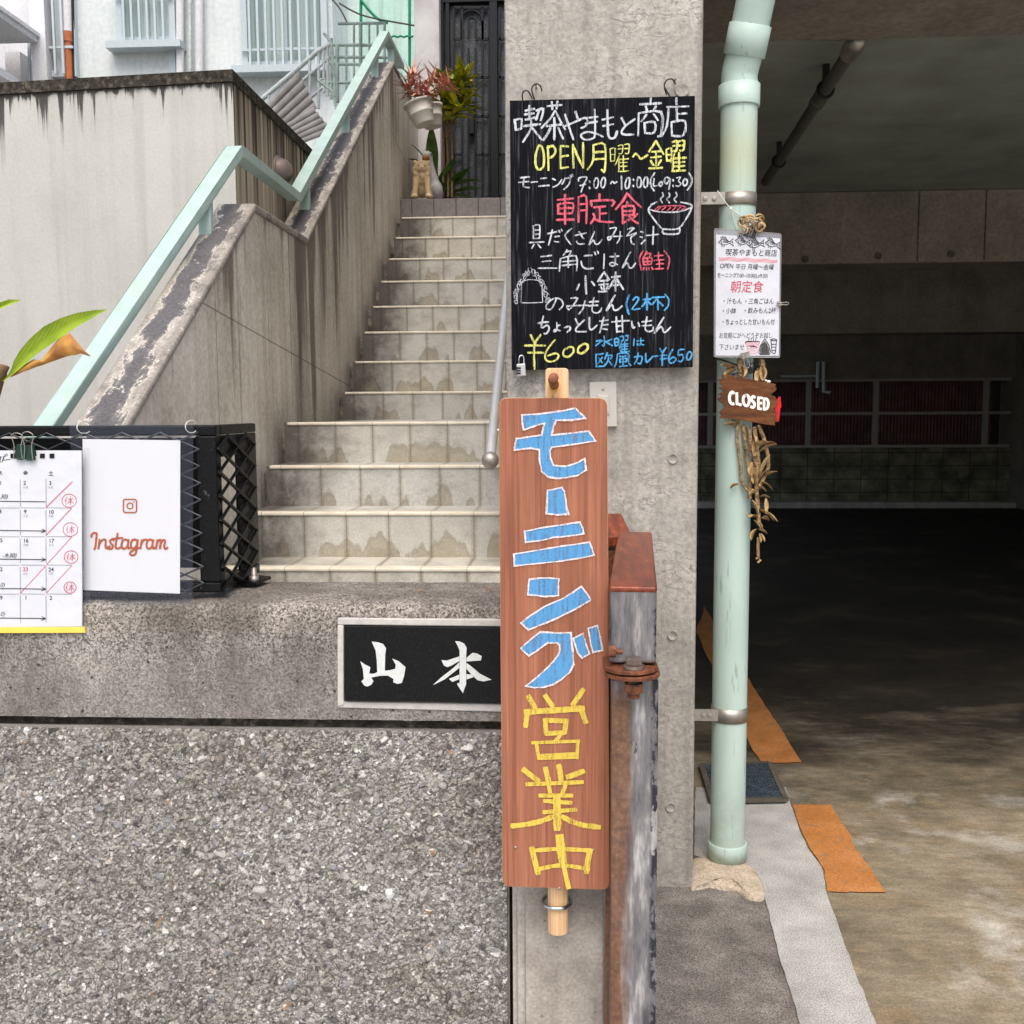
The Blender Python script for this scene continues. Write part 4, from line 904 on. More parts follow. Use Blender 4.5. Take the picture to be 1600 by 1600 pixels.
t_ = thing('metal_gate', 'mossy pale iron gate fence with bars, behind the mint handrail', 'gate', P(550, 170, 9.2))
YE = 9.2
for y in (70, 89, 100, 129): mb = MB(); mb.tube([P(515, y, YE), P(612, y + 1, YE)], .013, 8); mb.build('cross_rail', MATS['fence_green'], t_)
mb = MB(); mb.tube([P(528, 37, YE), P(601, 36, YE), P(601, 75, YE)], .013, 8); mb.build('top_bar', MATS['fence_green'], t_)
for x, y0, y1, r_ in ((527, 70, 160, .018), (518, 60, 150, .012), (541, 70, 160, .010), (553, 37, 160, .010), (563, 37, 175, .014), (577, 37, 100, .010), (590, 37, 100, .010), (601, 36, 110, .012)): mb = MB(); mb.tube([P(x, y0, YE), P(x, y1, YE)], r_, 8); mb.build('upright', MATS['fence_green'], t_)
t_ = thing('drying_stand', 'dark thin folded metal stand leaning by the iron gate', 'stand', P(525, 160, YE - .2))
mb = MB(); mb.tube([P(506, 52, YE - .2), P(518, 66, YE - .2), P(524, 150, YE - .2)], .012, 6); mb.tube([P(497, 125, YE - .2), P(520, 143, YE - .2), P(524, 165, YE - .2)], .012, 6); mb.tube([P(497, 125, YE - .2), P(507, 123, YE - .2), P(508, 130, YE - .2)], .009, 6); mb.build('frame', MATS['fence_green'], t_)
t_ = thing('green_net', 'pale green garden netting hung between dark green posts', 'net', P(600, 180, 10.4))
YN = 10.4; mb = MB()
def fn(u, v): return P(563 + 85 * u, -30 + 215 * v, YN + .05 * math.sin(u * 17 + v * 3))
mb.grid(fn, 30, 20); mb.build('mesh', MATS['net'], t_)
mb = MB(); mb.tube(smooth_line([P(564, 0, YN - .1), P(575, 14, YN - .1), P(590, 29, YN - .1), P(606, 36, YN - .1)], 5), .014, 6); mb.tube(smooth_line([P(606 + i * 5, 56 + (2 if i % 2 else 0), YN - .1) for i in range(9)], 3), .009, 6); mb.build('edge_rope', MATS['net_rope'], t_)
for x in (564, 640): mb = MB(); mb.tube([P(x, -40, YN - .08), P(x, 190, YN - .08)], .015, 8); mb.build('post', MATS['net_rope'], t_)
mb = MB()
for q in ([(515, -5), (530, 12), (542, 34)], [(530, 5), (570, 25), (648, 40)]): mb.tube(smooth_line([P(x, y, YN - .3) for x, y in q], 5), .008, 6)
o = mb.build('overhead_wire', MATS['pipe_grey']); tag(o, 'thin grey wires sagging across the mint wall above the iron gate', 'wire')
mb = MB(); mb.box(-8, -1.28, 4.0, 16, -.02, .35); struct(mb.build('back_yard_ground', MATS['asphalt']))
mb = MB(); mb.box(-8, -1.28, 2.57, 3.99, -.02, .95); struct(mb.build('planting_soil', MATS['soil']))

# ================================================================== FRONT WALL
YW = 2.25
fw = thing('front_wall', 'low street wall of exposed stone chips with a washed concrete coping', 'wall', (-1.2, YW + .1, 0))
XW = P(795, 1400, YW).x
zg = P(500, 1141, YW).z          # top of the chip panel
zc = P(500, 1124, YW).z          # under edge of the coping
zt = P(500, 943, YW).z           # front top edge of the coping
# modelled stone chips
gx, gz = .0018, .0018
x0, x1 = -2.4, XW - .004
nx, nz = int((x1 - x0) / gx), int((zg + .03) / gz)
H = np.full((nz + 1, nx + 1), .0004); ID = np.zeros((nz + 1, nx + 1))
ns = 79000
cx = rng.uniform(x0, x1, ns); cz = rng.uniform(-.03, zg, ns); rr = rng.gamma(2.2, .00075, ns) + .0020 + np.where(rng.uniform(0, 1, ns) < .035, rng.uniform(.002, .007, ns), 0)
tx = rng.normal(.08, .34, ns); tz = rng.normal(-.08, .34, ns); hh = rng.uniform(-.0012, .0034, ns); idv = rng.uniform(0, 1, ns); el_ = rng.uniform(.55, 1.5, ns); an_ = rng.uniform(0, 3.14, ns); pw = rng.uniform(2.5, 6, ns)
for k in range(ns):
    R_ = rr[k] * 1.6
    i0, i1 = max(0, int((cx[k] - R_ - x0) / gx)), min(nx, int((cx[k] + R_ - x0) / gx) + 1)
    j0, j1 = max(0, int((cz[k] - R_ + .03) / gz)), min(nz, int((cz[k] + R_ + .03) / gz) + 1)
    if i1 <= i0 or j1 <= j0: continue
    dx = x0 + np.arange(i0, i1 + 1) * gx - cx[k]; dz = -.03 + np.arange(j0, j1 + 1) * gz - cz[k]
    DX, DZ = np.meshgrid(dx, dz); ca, sa = math.cos(an_[k]), math.sin(an_[k])
    u = (DX * ca + DZ * sa) * el_[k]; v = (-DX * sa + DZ * ca) / el_[k]
    rad = (np.abs(u / rr[k]) ** pw[k] + np.abs(v / rr[k]) ** pw[k])
    h = hh[k] + DX * tx[k] + DZ * tz[k] - np.maximum(0, rad - .5) * .004
    sub = H[j0:j1 + 1, i0:i1 + 1]; m = h > sub
    sub[m] = h[m]; ID[j0:j1 + 1, i0:i1 + 1][m] = idv[k]
H += rng.normal(0, .0006, H.shape)
for _ in range(60):
    a_, b_ = rng.integers(3, nz - 3), rng.integers(3, nx - 3); H[a_ - 2:a_ + 2, b_ - 2:b_ + 3] -= .007
lo = rng.normal(0, 1, (nz // 12 + 3, nx // 12 + 3))
yy, xx = np.mgrid[0:nz + 1, 0:nx + 1] / 12.0; yi, xi = yy.astype(int), xx.astype(int); fy, fx = yy - yi, xx - xi
H += .0012 * ((lo[yi, xi] * (1 - fx) + lo[yi, xi + 1] * fx) * (1 - fy) + (lo[yi + 1, xi] * (1 - fx) + lo[yi + 1, xi + 1] * fx) * fy)
Xg = x0 + np.arange(nx + 1) * gx; Zg = -.03 + np.arange(nz + 1) * gz
XX, ZZ = np.meshgrid(Xg, Zg)
mb = MB(); mb.v = list(zip(XX.ravel().tolist(), (YW + .004 - H).ravel().tolist(), ZZ.ravel().tolist()))
idx = np.arange((nz + 1) * (nx + 1)).reshape(nz + 1, nx + 1)
mb.f = np.stack([idx[:-1, :-1], idx[:-1, 1:], idx[1:, 1:], idx[1:, :-1]], -1).reshape(-1, 4).tolist(); mb.sm = [False] * len(mb.f); mb.attr = ID.ravel().tolist()
mb.build('stone_chip_panel', MATS['aggregate'], fw)
mb = MB(); mb.box(x0, XW, YW + .016, 2.555, -.03, zg + .0); mb.build('core', MATS['post_conc'], fw)
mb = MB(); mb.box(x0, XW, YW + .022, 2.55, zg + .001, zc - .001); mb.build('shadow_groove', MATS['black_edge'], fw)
# coping with a softened, slightly uneven front arris
zb = P(500, 909, 2.56).z
def cop(u, v):
    x = x0 + (XW - x0) * u
    pr_ = [(YW, zc), (YW, zc + (zt - zc) * .5), (YW, zt - .028), (YW + .004, zt - .013), (YW + .013, zt - .003), (YW + .028, zt), (YW + .12, zt + .003), (2.56, zb), (2.56, zc)]
    y, z = pr_[min(int(round(v * 8)), 8)]
    w_ = .0022 * math.sin(x * 23) + .0016 * math.sin(x * 61 + 1) + random.uniform(-.0012, .0012)
    e = 1 if 2 <= round(v * 8) <= 5 else .25
    return Vector((x, y + w_ * e, z - abs(w_) * e * .8))
mb = MB(); mb.grid(cop, 320, 8, False); mb.add([(XW, YW, zc), (XW, 2.56, zc), (XW, 2.56, zb), (XW, YW + .013, zt - .003), (XW, YW, zt - .03)], [(0, 1, 2, 3, 4)])
mb.add([(x0, YW, zc), (XW, YW, zc), (XW, 2.56, zc), (x0, 2.56, zc)], [(0, 1, 2, 3)])
mb.build('coping', MATS['coping'], fw)
# dry leaves on the coping
for i, (x, y) in enumerate(((650, 923), (757, 921))):
    p = G(x, y, zt + .006); mb = MB(); mb.blade(p, (1, .15, .05), .022, .007, .3, 5, .2); mb.blade(p + Vector((.004, .004, 0)), (.8, .6, .1), .012, .004, .2, 4, .2)
    o = mb.build('fallen_leaf', MATS['leaf_brown']); tag(o, ['dry brown leaf on the coping above the middle of the nameplate', 'dry brown leaf on the coping next to the tall wooden sign'][i], 'leaf', 'dry leaves on the coping')
# nameplate
npz = thing('nameplate', 'polished black granite family nameplate with silvery engraved characters set in the coping', 'nameplate', P(680, 1100, YW))
mb = MB(); mb.prism([P(x, y, YW - .012) for x, y in ((538, 978), (800, 981), (800, 1099), (538, 1095))], (0, .03, 0)); mb.build('slab', MATS['granite'], npz, bevel=.0015)
mb = MB()
for q in ([(527, 966), (800, 968), (800, 979.5), (527, 976.5)], [(527, 976.7), (536.8, 976.8), (537.2, 1102), (527, 1105)]): mb.prism([P(x, y, YW - .007) for x, y in q], (0, .012, 0))
mb.prism([P(x, y, YW - .004) for x, y in ((537.5, 1096.5), (800, 1100.5), (800, 1113), (527, 1106))], (0, .01, 0))
mb.build('mortar_surround', MATS['lead_caulk'], npz, bevel=.0025)
ox, oy, k_ = 380, 780, 3.81
glyphs = [[(765, 848), (800, 852), (832, 862), (850, 888), (845, 930), (843, 1022), (875, 1018), (905, 1010), (908, 985), (888, 950), (925, 965), (966, 1000), (958, 1050), (945, 1093), (920, 1100), (893, 1090), (895, 1070), (860, 1050), (810, 1052), (762, 1062), (775, 1085), (762, 1105), (740, 1115), (722, 1110), (703, 1085), (718, 1070), (712, 1010), (697, 965), (725, 985), (757, 1000), (750, 1038), (775, 1040), (798, 1030), (795, 960), (788, 900)],
    [(1262, 845), (1290, 848), (1315, 860), (1330, 885), (1327, 940), (1327, 1100), (1308, 1155), (1275, 1105), (1275, 1095), (1288, 1095), (1288, 900), (1275, 870)],
    [(1180, 958), (1210, 962), (1287, 936), (1287, 963), (1240, 990), (1215, 1000), (1195, 990)], [(1329, 945), (1365, 915), (1390, 918), (1420, 935), (1415, 960), (1329, 966)],
    [(1286, 972), (1286, 1005), (1200, 1072), (1165, 1090), (1130, 1106), (1180, 1060), (1245, 1010)], [(1329, 975), (1350, 990), (1410, 1040), (1478, 1075), (1430, 1085), (1395, 1078), (1360, 1045), (1329, 1010)],
    [(1225, 1070), (1286, 1045), (1286, 1072), (1245, 1088)], [(1329, 1042), (1360, 1044), (1370, 1060), (1329, 1073)]]
for gs in (glyphs[:1], glyphs[1:]):
    mb = MB()
    for g in gs: poly(mb, [(ox + a / k_, oy + b / k_) for a, b in g], YW - .0132, .002)
    mb.build('engraved_character', MATS['engraved'], npz)

# ================================================================== EXPANDED METAL BOX
XC, YC0, YC1 = -.803, 2.295, 2.60
zc0, zc1 = P(330, 926, YC0).z, P(330, 664, YC0).z
cage = thing('black_mesh_fence', 'black painted expanded metal fence box standing on the coping', 'fence', (-1.2, 2.45, zc0))
mb = MB()
XF = -2.4
for z in (zc1 - .012, zc0 + .012): mb.box(XF, XC, YC0, YC0 + .035, z - .012, z + .012)
mb.box(XC - .048, XC, YC0 - .001, YC0 + .034, zc0 + .0245, zc1 - .0245)
for z in (zc1 - .012, zc0 + .012): mb.box(XC - .03, XC - .0005, YC0 + .0355, YC1, z - .0115, z + .0115)
mb.box(XC - .010, XC - .0007, YC1 - .15, YC1 - .0005, zc0 + .0245, zc1 - .0245)
mb.box(XC - .010, XC - .0009, YC0 + .0355, YC1 - .1505, zc1 - .075, zc1 - .0245)
mb.build('frame', MATS['black_paint'], cage, bevel=.004)
mb = MB(); mb.box(XF, XC - .055, YC0 + .05, YC0 + .056, zc0 + .05, zc1 - .03); mb.build('backing_panel', MATS['black_back'], cage)
def lattice(mb, org, eu, ev, U, V, w, h, r, nrm):
    nr = int(V / h) + 1; nc = int(U / w * 2) + 1
    for j in range(-1, nr + 1):
        for i in range(nc):
            for sgn in (1, -1):
                a = Vector((i * w / 2, (j + (.5 if (i % 2) else 0) * 1.0) * h)); b = Vector(((i + 1) * w / 2, (j + (.5 if ((i + 1) % 2) else 0)) * h))
                if sgn < 0: a = Vector((i * w / 2, (j + (.5 if (i % 2) else 1)) * h)); b = Vector(((i + 1) * w / 2, (j + (.5 if ((i + 1) % 2) else 1)) * h))
                if min(a.y, b.y) < 0 or max(a.y, b.y) > V or max(a.x, b.x) > U + 1e-6: continue
                m = .35
                p = [org + eu * q.x + ev * q.y for q in (a, b)]
                d = (p[1] - p[0]).normalized()
                sdd = (eu * (1 if sgn > 0 else 1)).cross(ev)
                t = nrm * .0025 * (1 if sgn > 0 else -1)
                mb.tube([p[0] - d * r * .5, p[0].lerp(p[1], .5) + t, p[1] + d * r * .5], r, 6)
mb = MB(); lattice(mb, Vector((XF + .01, YC0 - .004, zc0 + .004)), Vector((1, 0, 0)), Vector((0, 0, 1)), XC - XF - .03, zc1 - zc0 - .006, .0885, .0385, .0023, Vector((0, -1, 0))); mb.build('front_mesh', MATS['wire'], cage)
mb = MB(); lattice(mb, Vector((XC + .005, YC0 + .004, zc0 + .006)), Vector((0, 1, 0)), Vector((0, 0, 1)), YC1 - YC0 - .003, zc1 - zc0 - .01, .1335, .0545, .0044, Vector((0, 0, 0))); mb.build('side_mesh', MATS['black_paint'], cage)
fp = [G(x, y, zt + .008) for x, y in ((332, 912), (400, 915), (424, 905), (395, 902))]
mb = MB(); mb.prism([fp[0], fp[1], fp[2], fp[3]], (0, 0, .008)); bp = mb.build('base_plate', MATS['black_paint'], cage, bevel=.002)
p = G(397, 906, zt + .016); mb = MB(); mb.lathe([(.012, 0), (.012, .010), (.007, .010), (.007, .028), (.004, .031), (0, .031)], p, n=14); mb.build('bolt', MATS['galv'], bp)

# ================================================================== CALENDAR
YK = 2.243
cal = thing('wall_calendar', 'white month calendar with red circled days off, hung on the black mesh', 'calendar', P(0, 985, YK))
def sag(x, y): return .004 * math.sin(x * .03) + .003 * math.sin(y * .021 + 1)
mb = MB(); mb.prism([P(x, y, YK) for x, y in ((-190, 704), (127, 704), (128, 979), (-190, 981))], (0, .004, 0)); mb.build('sheet', MATS['paper'], cal)
mb = MB(); mb.prism([P(x, y, YK - .0016) for x, y in ((-190, 981), (132, 980), (133, 989), (-190, 990))], (0, .006, 0)); mb.build('bottom_strip', MATS['yellow_strip'], cal, bevel=.001)
K = lambda x, y: (x / 5, 680 + y / 5)
mb = MB(); gr = MB(); rd = MB()
for y in (565, 790, 1012, 1238): 
    for a, b in ((-700, -250), (-240, 150), (165, 350), (365, 560)): stroke(gr, [K(a, y + 2), K(b, y + 4)], 1.0, YK, 1)
for x in (-250, -45, 157, 358):
    for a, b in ((345, 558), (585, 780), (805, 1000), (1030, 1230), (1250, 1462)): stroke(gr, [K(x, a), K(x + 2, b)], 1.0, YK, 1)
def num(m, txt, x, y, h=34): words(m, txt, *K(x, y), h / 5 * 1.25, YK, 1.0, bold=.012)
for txt, x, y in (('2', 182, 387), ('3', 382, 389), ('9', 186, 612), ('10', 378, 614), ('16', 180, 838), ('17', 380, 840), ('24', 378, 1064), ('1', 192, 1284), ('2', 386, 1286), ('8', -10, 610), ('15', -22, 836), ('22', -22, 1062), ('29', -22, 1284), ('1', -5, 387), ('金', 178, 312), ('土', 376, 314), ('木', -22, 310)):
    num(mb, txt, x, y)
num(rd, '23', 178, 1062)
for txt, x, y in (('仏滅', 178, 413), ('大安', 376, 415), ('大安', 180, 638), ('先勝', 378, 640), ('先勝', 182, 864), ('友引', 380, 866), ('先負', 378, 1088)):
    words(gr, txt, *K(x, y), 4.0, YK)
words(gr, '友引', *K(178, 1090), 4.0, YK)
for y, hd in ((520, 0), (748, 1), (972, 1), (1202, 1), (1432, 1)):
    stroke(mb, [K(-200, y - 6), K(352, y)], 1.2, YK, 1)
    if hd: stroke(mb, [K(328, y - 15), K(358, y), K(322, y + 14)], 1.2, YK)
for pts in ([(358, 565), (565, 362)], [(358, 783), (556, 573)], [(364, 1012), (560, 797)], [(158, 1237), (358, 1020)], [(362, 1233), (560, 1020)]): stroke(rd, [K(*a) for a in pts], 1.1, YK, 1)
for cx_, cy_, r_ in ((540, 512, 55), (550, 737, 56), (555, 952, 52), (547, 1190, 46)):
    stroke(rd, [K(cx_ + r_ * 1.03 * math.cos(q), cy_ + r_ * .95 * math.sin(q)) for q in [i * .3 - 1.5 for i in range(23)]], 1.0, YK, 1)
    for st in parse('-18 -28 -32 5/-25 -8 -25 30/-8 -12 30 -16/10 -32 10 32/8 -10 -12 22/12 -10 32 20/0 14 20 12'): stroke(rd, [K(cx_ + a, cy_ + b) for a, b in st], 1.0, YK)
hand = MB()
for txt, x, y, h in (('30)', -2, 495, 46), ('-9:30)', 18, 957, 46), ('0)', -2, 1185, 46), ('0)', 0, 1412, 46)): words(hand, txt, *K(x, y), h / 5, YK, 1.0, .35, -.03)
for st in parse('5 165 0 215/0 180 35 160 15 210/38 150 45 165/50 145 58 160/20 195 78 190'): stroke(hand, [K(a, b) for a, b in st], 1.5, YK)
mb.build('black_print', MATS['ink'], cal); gr.build('grey_print', MATS['ink_grey'], cal); rd.build('red_marks', MATS['ink_red'], cal); hand.build('handwriting', MATS['ink'], cal)
mb = MB()
for x in (-60, 100, 330, 405, 250): 
    x_, y_ = K(x, 162); mb.prism([P(x_ + a * 3.7, y_ + b * 3.6, YK - .0014) for a, b in ((-1, -1), (1, -1), (1, 1), (-1, 1))], (0, .001, 0))
mb.build('binding_holes', MATS['black_back'], cal)

def binder_clip(name, label, x, y, w, h, Y, mat, wire, ang=0.0, arms=((-.28, 1.0), (.25, 1.0)), up=1, group='binder clips'):
    """body with its mouth away from the lever side; x, y = centre of the body in photo pixels"""
    c = P(x, y, Y); s = Y / FPX; rot = Matrix.Rotation(ang, 3, 'Y')
    t_ = thing(name, label, 'clip', c, group)
    def q(a, b, d): return c + rot @ Vector((a * s, d, b * s))
    mb = MB()
    for d0, d1 in ((-.010, -.0015), (.016, .0075)):
        mb.prism([q(-w * .40, up * h / 2, -.003 + (0.003 if d0 > 0 else 0)), q(w * .40, up * h / 2, -.003 + (.003 if d0 > 0 else 0)), q(w / 2, -up * h / 2, d0 * .35), q(-w / 2, -up * h / 2, d0 * .35)], (0, .0012, 0))
    mb.prism([q(-w * .40, up * h / 2, -.0038), q(w * .40, up * h / 2, -.0038), q(w * .40, up * h / 2, .006), q(-w * .40, up * h / 2, .006)], rot @ Vector((0, 0, up * .0015)))
    for a in (-.33, .1): mb.tube([q(a * w, -up * h / 2, -.0042), q((a + .24) * w, -up * h / 2, -.0042)], .0021, 8)
    mb.build('body', MATS[mat], t_)
    for k, (a, L) in enumerate(arms):
        mb = MB(); ww = w * .20
        mb.tube(smooth_line([q(a * w - ww, -up * h * .45, -.006), q(a * w - ww * .8, up * h * .5, -.009), q(a * w - ww * 1.3, up * (h * .5 + h * .75 * L), -.012), q(a * w, up * (h * .5 + h * 1.0 * L), -.013), q(a * w + ww * 1.3, up * (h * .5 + h * .75 * L), -.012), q(a * w + ww * .8, up * h * .5, -.009), q(a * w + ww, -up * h * .45, -.006)], 5), .0011, 6); mb.build('lever', MATS[wire], t_)
    return t_
binder_clip('binder_clip', 'dark green binder clip holding the top of the calendar', 40, 707, 36, 22, YK - .004, 'clip_green', 'galv', .08, ((-.28, .9), (.2, 1.05)))

# ================================================================== SHEET IN CLEAR SLEEVE
YI = 2.262
sh = thing('poster_sheet', 'white card with an orange script word and camera symbol in a clear sleeve', 'poster', P(205, 930, YI))
mb = MB(); mb.prism([P(x, y, YI) for x, y in ((129, 686), (281.5, 688), (281, 927.5), (130, 922))], (0, .0012, 0)); mb.build('card', MATS['paper_card'], sh)
mb = MB(); mb.prism([P(x, y, YI - .004) for x, y in ((108, 662), (302, 664), (301, 950), (128, 953))], (0, .0008, 0)); mb.build('sleeve', MATS['sleeve'], sh)
mb = MB(); mb.prism([P(x, y, YI - .0062) for x, y in ((131, 700), (140, 700), (141, 990), (132, 990))], (0, .001, 0)); mb.build('sleeve_fold', MATS['sleeve'], sh)
mb = MB(); q_ = 3.636
word = '520 724 520 712 530 702 546 702 549 712 545 750 540 788 534 792/566 738 562 765 559 790/561 772 572 750 588 738 600 744 599 765 600 784 610 788 624 776/648 742 634 738 624 748 632 762 641 774 634 790 618 790 610 780/668 704 662 740 656 775 664 790 682 784/636 736 660 732 696 730/728 746 714 738 698 744 690 766 694 786 708 790 722 778 730 748/730 740 726 772 730 788 742 784/780 746 766 738 750 744 743 764 747 784 760 788 774 774 782 746/782 740 776 790 768 820 752 828 738 820 746 806 790 784/806 740 801 765 798 790/800 772 810 748 824 738 836 742/868 746 854 738 840 744 832 766 836 786 848 790 862 778 870 748/870 740 866 772 870 788 880 784/894 740 890 765 887 790/889 770 898 748 910 740 914 752 908 790/910 770 920 748 932 740 938 752 932 776 938 792 952 784'
for st in parse(word, 0, 640, q_): stroke(mb, st, 3.2, YI - .0006, .9, 5, .12)
cx_, cy_ = 738 / q_, 640 + 547 / q_
def rrect(a, r): return [(cx_ + sx * (a - r) + r * math.cos(t0 + k * math.pi / 12), cy_ + sy * (a - r) + r * math.sin(t0 + k * math.pi / 12)) for sx, sy, t0 in ((1, 1, 0), (-1, 1, math.pi / 2), (-1, -1, math.pi), (1, -1, 1.5 * math.pi)) for k in range(7)]
rr_ = rrect(10.3, 3.6); stroke(mb, rr_ + rr_[:1], 2.0, YI - .0006, 1)
stroke(mb, [(cx_ + 4.6 * math.cos(k * .3), cy_ + 4.6 * math.sin(k * .3)) for k in range(22)], 1.9, YI - .0006, 1)
poly(mb, [(cx_ + 6 + 1.1 * math.cos(k * .7), cy_ - 6 + 1.1 * math.sin(k * .7)) for k in range(9)], YI - .0012)
mb.build('orange_print', MATS['ink_orange'], sh)
for (x, y) in ((123, 664), (292, 663)):
    mb = MB(); c = P(x, y + 4, YI - .006); mb.tube([c + Vector((.0035 * math.cos(k * .45) + .003, .02 + .028 * math.cos(k * .45), .014 * math.sin(k * .45))) for k in range(14)], .0012, 6, True); mb.build('cable_tie', MATS['tie'], sh)
# clear plastic pocket behind the calendar's right edge
# ================================================================== PLUMERIA BRANCH
t_ = thing('plumeria_branch', 'plumeria twig at the left edge with a lime green leaf and a withered one', 'plant', P(-14, 670, 2.42))
mb = MB(); mb.tube(smooth_line([P(-30, 720, 2.42), P(-16, 640, 2.40), P(-4, 592, 2.38), P(4, 576, 2.37), P(6, 570, 2.37)], 4), [.017] * 5 + [.016] * 6 + [.013] * 5 + [.006], 10); mb.build('twig', MATS['stem'], t_)
def leaf_outline(mb, outline_top, outline_bot, Y0, Y1, mid_dy=.012):
    n = len(outline_top); v = []
    for i in range(n):
        t = i / (n - 1); Yv = Y0 + (Y1 - Y0) * t
        a, b = outline_top[i], outline_bot[i]
        v += [P(*a, Yv), P((a[0] + b[0]) / 2, (a[1] + b[1]) / 2, Yv + mid_dy * math.sin(math.pi * t)), P(*b, Yv - .004 * math.sin(math.pi * t))]
    f = []
    for i in range(n - 1): a = i * 3; f += [(a, a + 1, a + 4, a + 3), (a + 1, a + 2, a + 5, a + 4)]
    mb.add(v, f, True)
S5 = lambda l: [(x / 3.81, 400 + y / 3.81) for x, y in l]
mb = MB(); leaf_outline(mb, S5([(15, 742), (50, 705), (68, 670), (82, 625), (120, 560), (180, 490), (260, 420), (360, 370), (460, 338), (560, 322), (636, 318)]), S5([(20, 748), (70, 710), (110, 680), (150, 645), (210, 590), (290, 535), (370, 480), (450, 425), (530, 380), (590, 345), (638, 319)]), 2.37, 2.33); mb.build('leaf', MATS['leaf_lime'], t_)
mb = MB(); leaf_outline(mb, S5([(-160, 420), (-80, 340), (-10, 280), (50, 258), (125, 262)]), S5([(-150, 440), (-70, 380), (0, 316), (60, 290), (126, 264)]), 2.37, 2.36); mb.build('leaf', MATS['leaf_lime'], t_)
mb = MB(); leaf_outline(mb, S5([(62, 718), (130, 655), (200, 615), (245, 622), (300, 550), (350, 490), (415, 458), (450, 500), (480, 540), (505, 565), (538, 592)]), S5([(64, 722), (140, 690), (220, 660), (280, 640), (330, 622), (390, 600), (430, 590), (445, 592), (480, 580), (510, 590), (540, 598)]), 2.37, 2.32, -.02); mb.build('withered_leaf', MATS['leaf_brown'], t_)

# ================================================================== CHALKBOARD
YB_ = 3.098
cb = thing('menu_chalkboard', 'black wooden chalkboard menu covered in coloured chalk writing, hung on the pillar', 'chalkboard', P(940, 578, YB_))
mb = MB(); mb.prism([P(x, y, YB_) for x, y in ((796.5, 157), (1086, 149.5), (1082.5, 573.5), (799.5, 578))], (0, .022, 0)); mb.build('board', MATS['board'], cb, bevel=.0015)
W1 = [('120 285 130 365/120 290 175 280 170 355/130 365 175 352/205 215 275 200/200 245 270 235/205 285 275 268/235 175 235 285/290 215 345 200 325 290/312 215 288 285/190 335 320 320/250 290 250 340 230 390 185 460/255 345 330 440'),
 '375 180 490 170/410 145 415 205/455 140 448 200/435 215 400 275 330 350/440 215 475 290 515 360/370 335 490 322/430 270 430 440/400 350 375 400 345 445/460 345 500 435',
 '505 340 620 290 670 270 692 295 675 335 640 350/595 220 615 275/515 245 580 440', '665 275 770 262/675 315 765 300/745 205 748 400 720 435 665 440 638 405 690 380 760 395 810 418', '845 210 850 390 870 430 905 422 920 375/805 285 890 265/810 335 890 320',
 '955 270 985 330/1060 280 985 335 955 385 985 402 1050 400', '1100 165 1265 155/1185 115 1180 160/1145 180 1155 215/1225 180 1205 215/1090 235 1085 410/1090 235 1265 225 1265 395 1240 415/1150 245 1110 300/1205 240 1240 290/1135 310 1215 305 1210 385 1140 390/1135 310 1140 390',
 '1385 115 1385 165/1310 185 1480 180/1325 185 1310 330 1270 415/1385 195 1390 295/1395 240 1465 235/1345 305 1450 295 1440 405 1350 410/1345 305 1350 410']
Y2 = '310 485 285 560 285 640 310 675 345 650 350 570 335 500 310 485/380 490 385 680/375 505 420 490 440 530 420 570 385 585/480 490 480 665/480 490 540 495/480 575 540 565/480 665 540 655/580 660 575 485/575 480 655 660/655 660 655 465/735 485 735 600 690 675/735 485 825 480 825 680 800 675/740 540 820 535/740 595 820 590'
YO = ['865 515 870 610/865 515 905 510 900 605/868 560 900 555/870 610 900 605/930 490 965 485 960 545 935 550/930 515 960 512/980 480 1015 478 1010 545 985 548/980 512 1010 510/940 565 905 640/935 590 935 690/935 595 1010 590/940 620 1000 618/940 650 1000 648/930 690 1010 685/970 565 970 685']
Y2b = '1045 575 1065 550 1085 565 1105 590 1130 580 1160 560/1225 450 1170 535/1225 450 1285 555/1190 535 1260 530/1185 580 1265 572/1225 530 1225 660/1185 605 1205 640/1265 600 1240 640/1170 665 1275 660/1305 520 1310 605/1305 520 1345 510 1345 600/1310 560 1345 555/1310 605 1345 600/1355 460 1390 455 1385 525 1360 530/1355 492 1385 488/1405 455 1445 450 1440 520 1410 525/1405 488 1440 485/1370 550 1345 620/1355 590 1355 685/1355 590 1460 582/1360 620 1450 615/1360 650 1450 645/1350 688 1455 682/1405 545 1405 685'
W3 = '165 740 235 732/150 775 235 768/195 740 190 805 235 815/250 775 300 770/325 745 370 740/310 805 390 798/415 745 440 757/420 812 460 792 490 752/515 740 490 790/515 745 555 742 545 790 505 830/555 720 562 735/570 712 578 728/620 765 625 740 685 735 660 790 640 850/630 800 675 788/706 763 710 774/703 812 707 823/755 740 740 775 745 815 765 815 775 775 770 745 755 740/810 738 795 775 800 812 820 810 830 770 825 740 810 738/870 785 885 768 900 780 920 770/955 725 955 830/1000 740 985 785 990 820 1010 815 1020 770 1015 740 1000 740/1047 748 1050 759/1047 798 1050 809/1085 735 1075 780 1085 815 1105 805 1110 765 1100 738 1085 735/1140 735 1125 780 1135 812 1155 805 1160 765 1155 738 1140 735/1215 700 1185 750 1185 800 1210 840/1210 745 1205 800 1235 800/1260 770 1248 790 1260 805 1275 790 1270 772 1260 770/1335 745 1305 735 1290 765 1310 785 1335 750 1325 830/1357 753 1360 764/1357 797 1360 808/1385 740 1415 735 1400 765 1420 785 1400 805 1380 800/1450 745 1435 775 1445 800 1465 790 1468 760 1450 745/1480 700 1505 740 1500 790 1470 835'
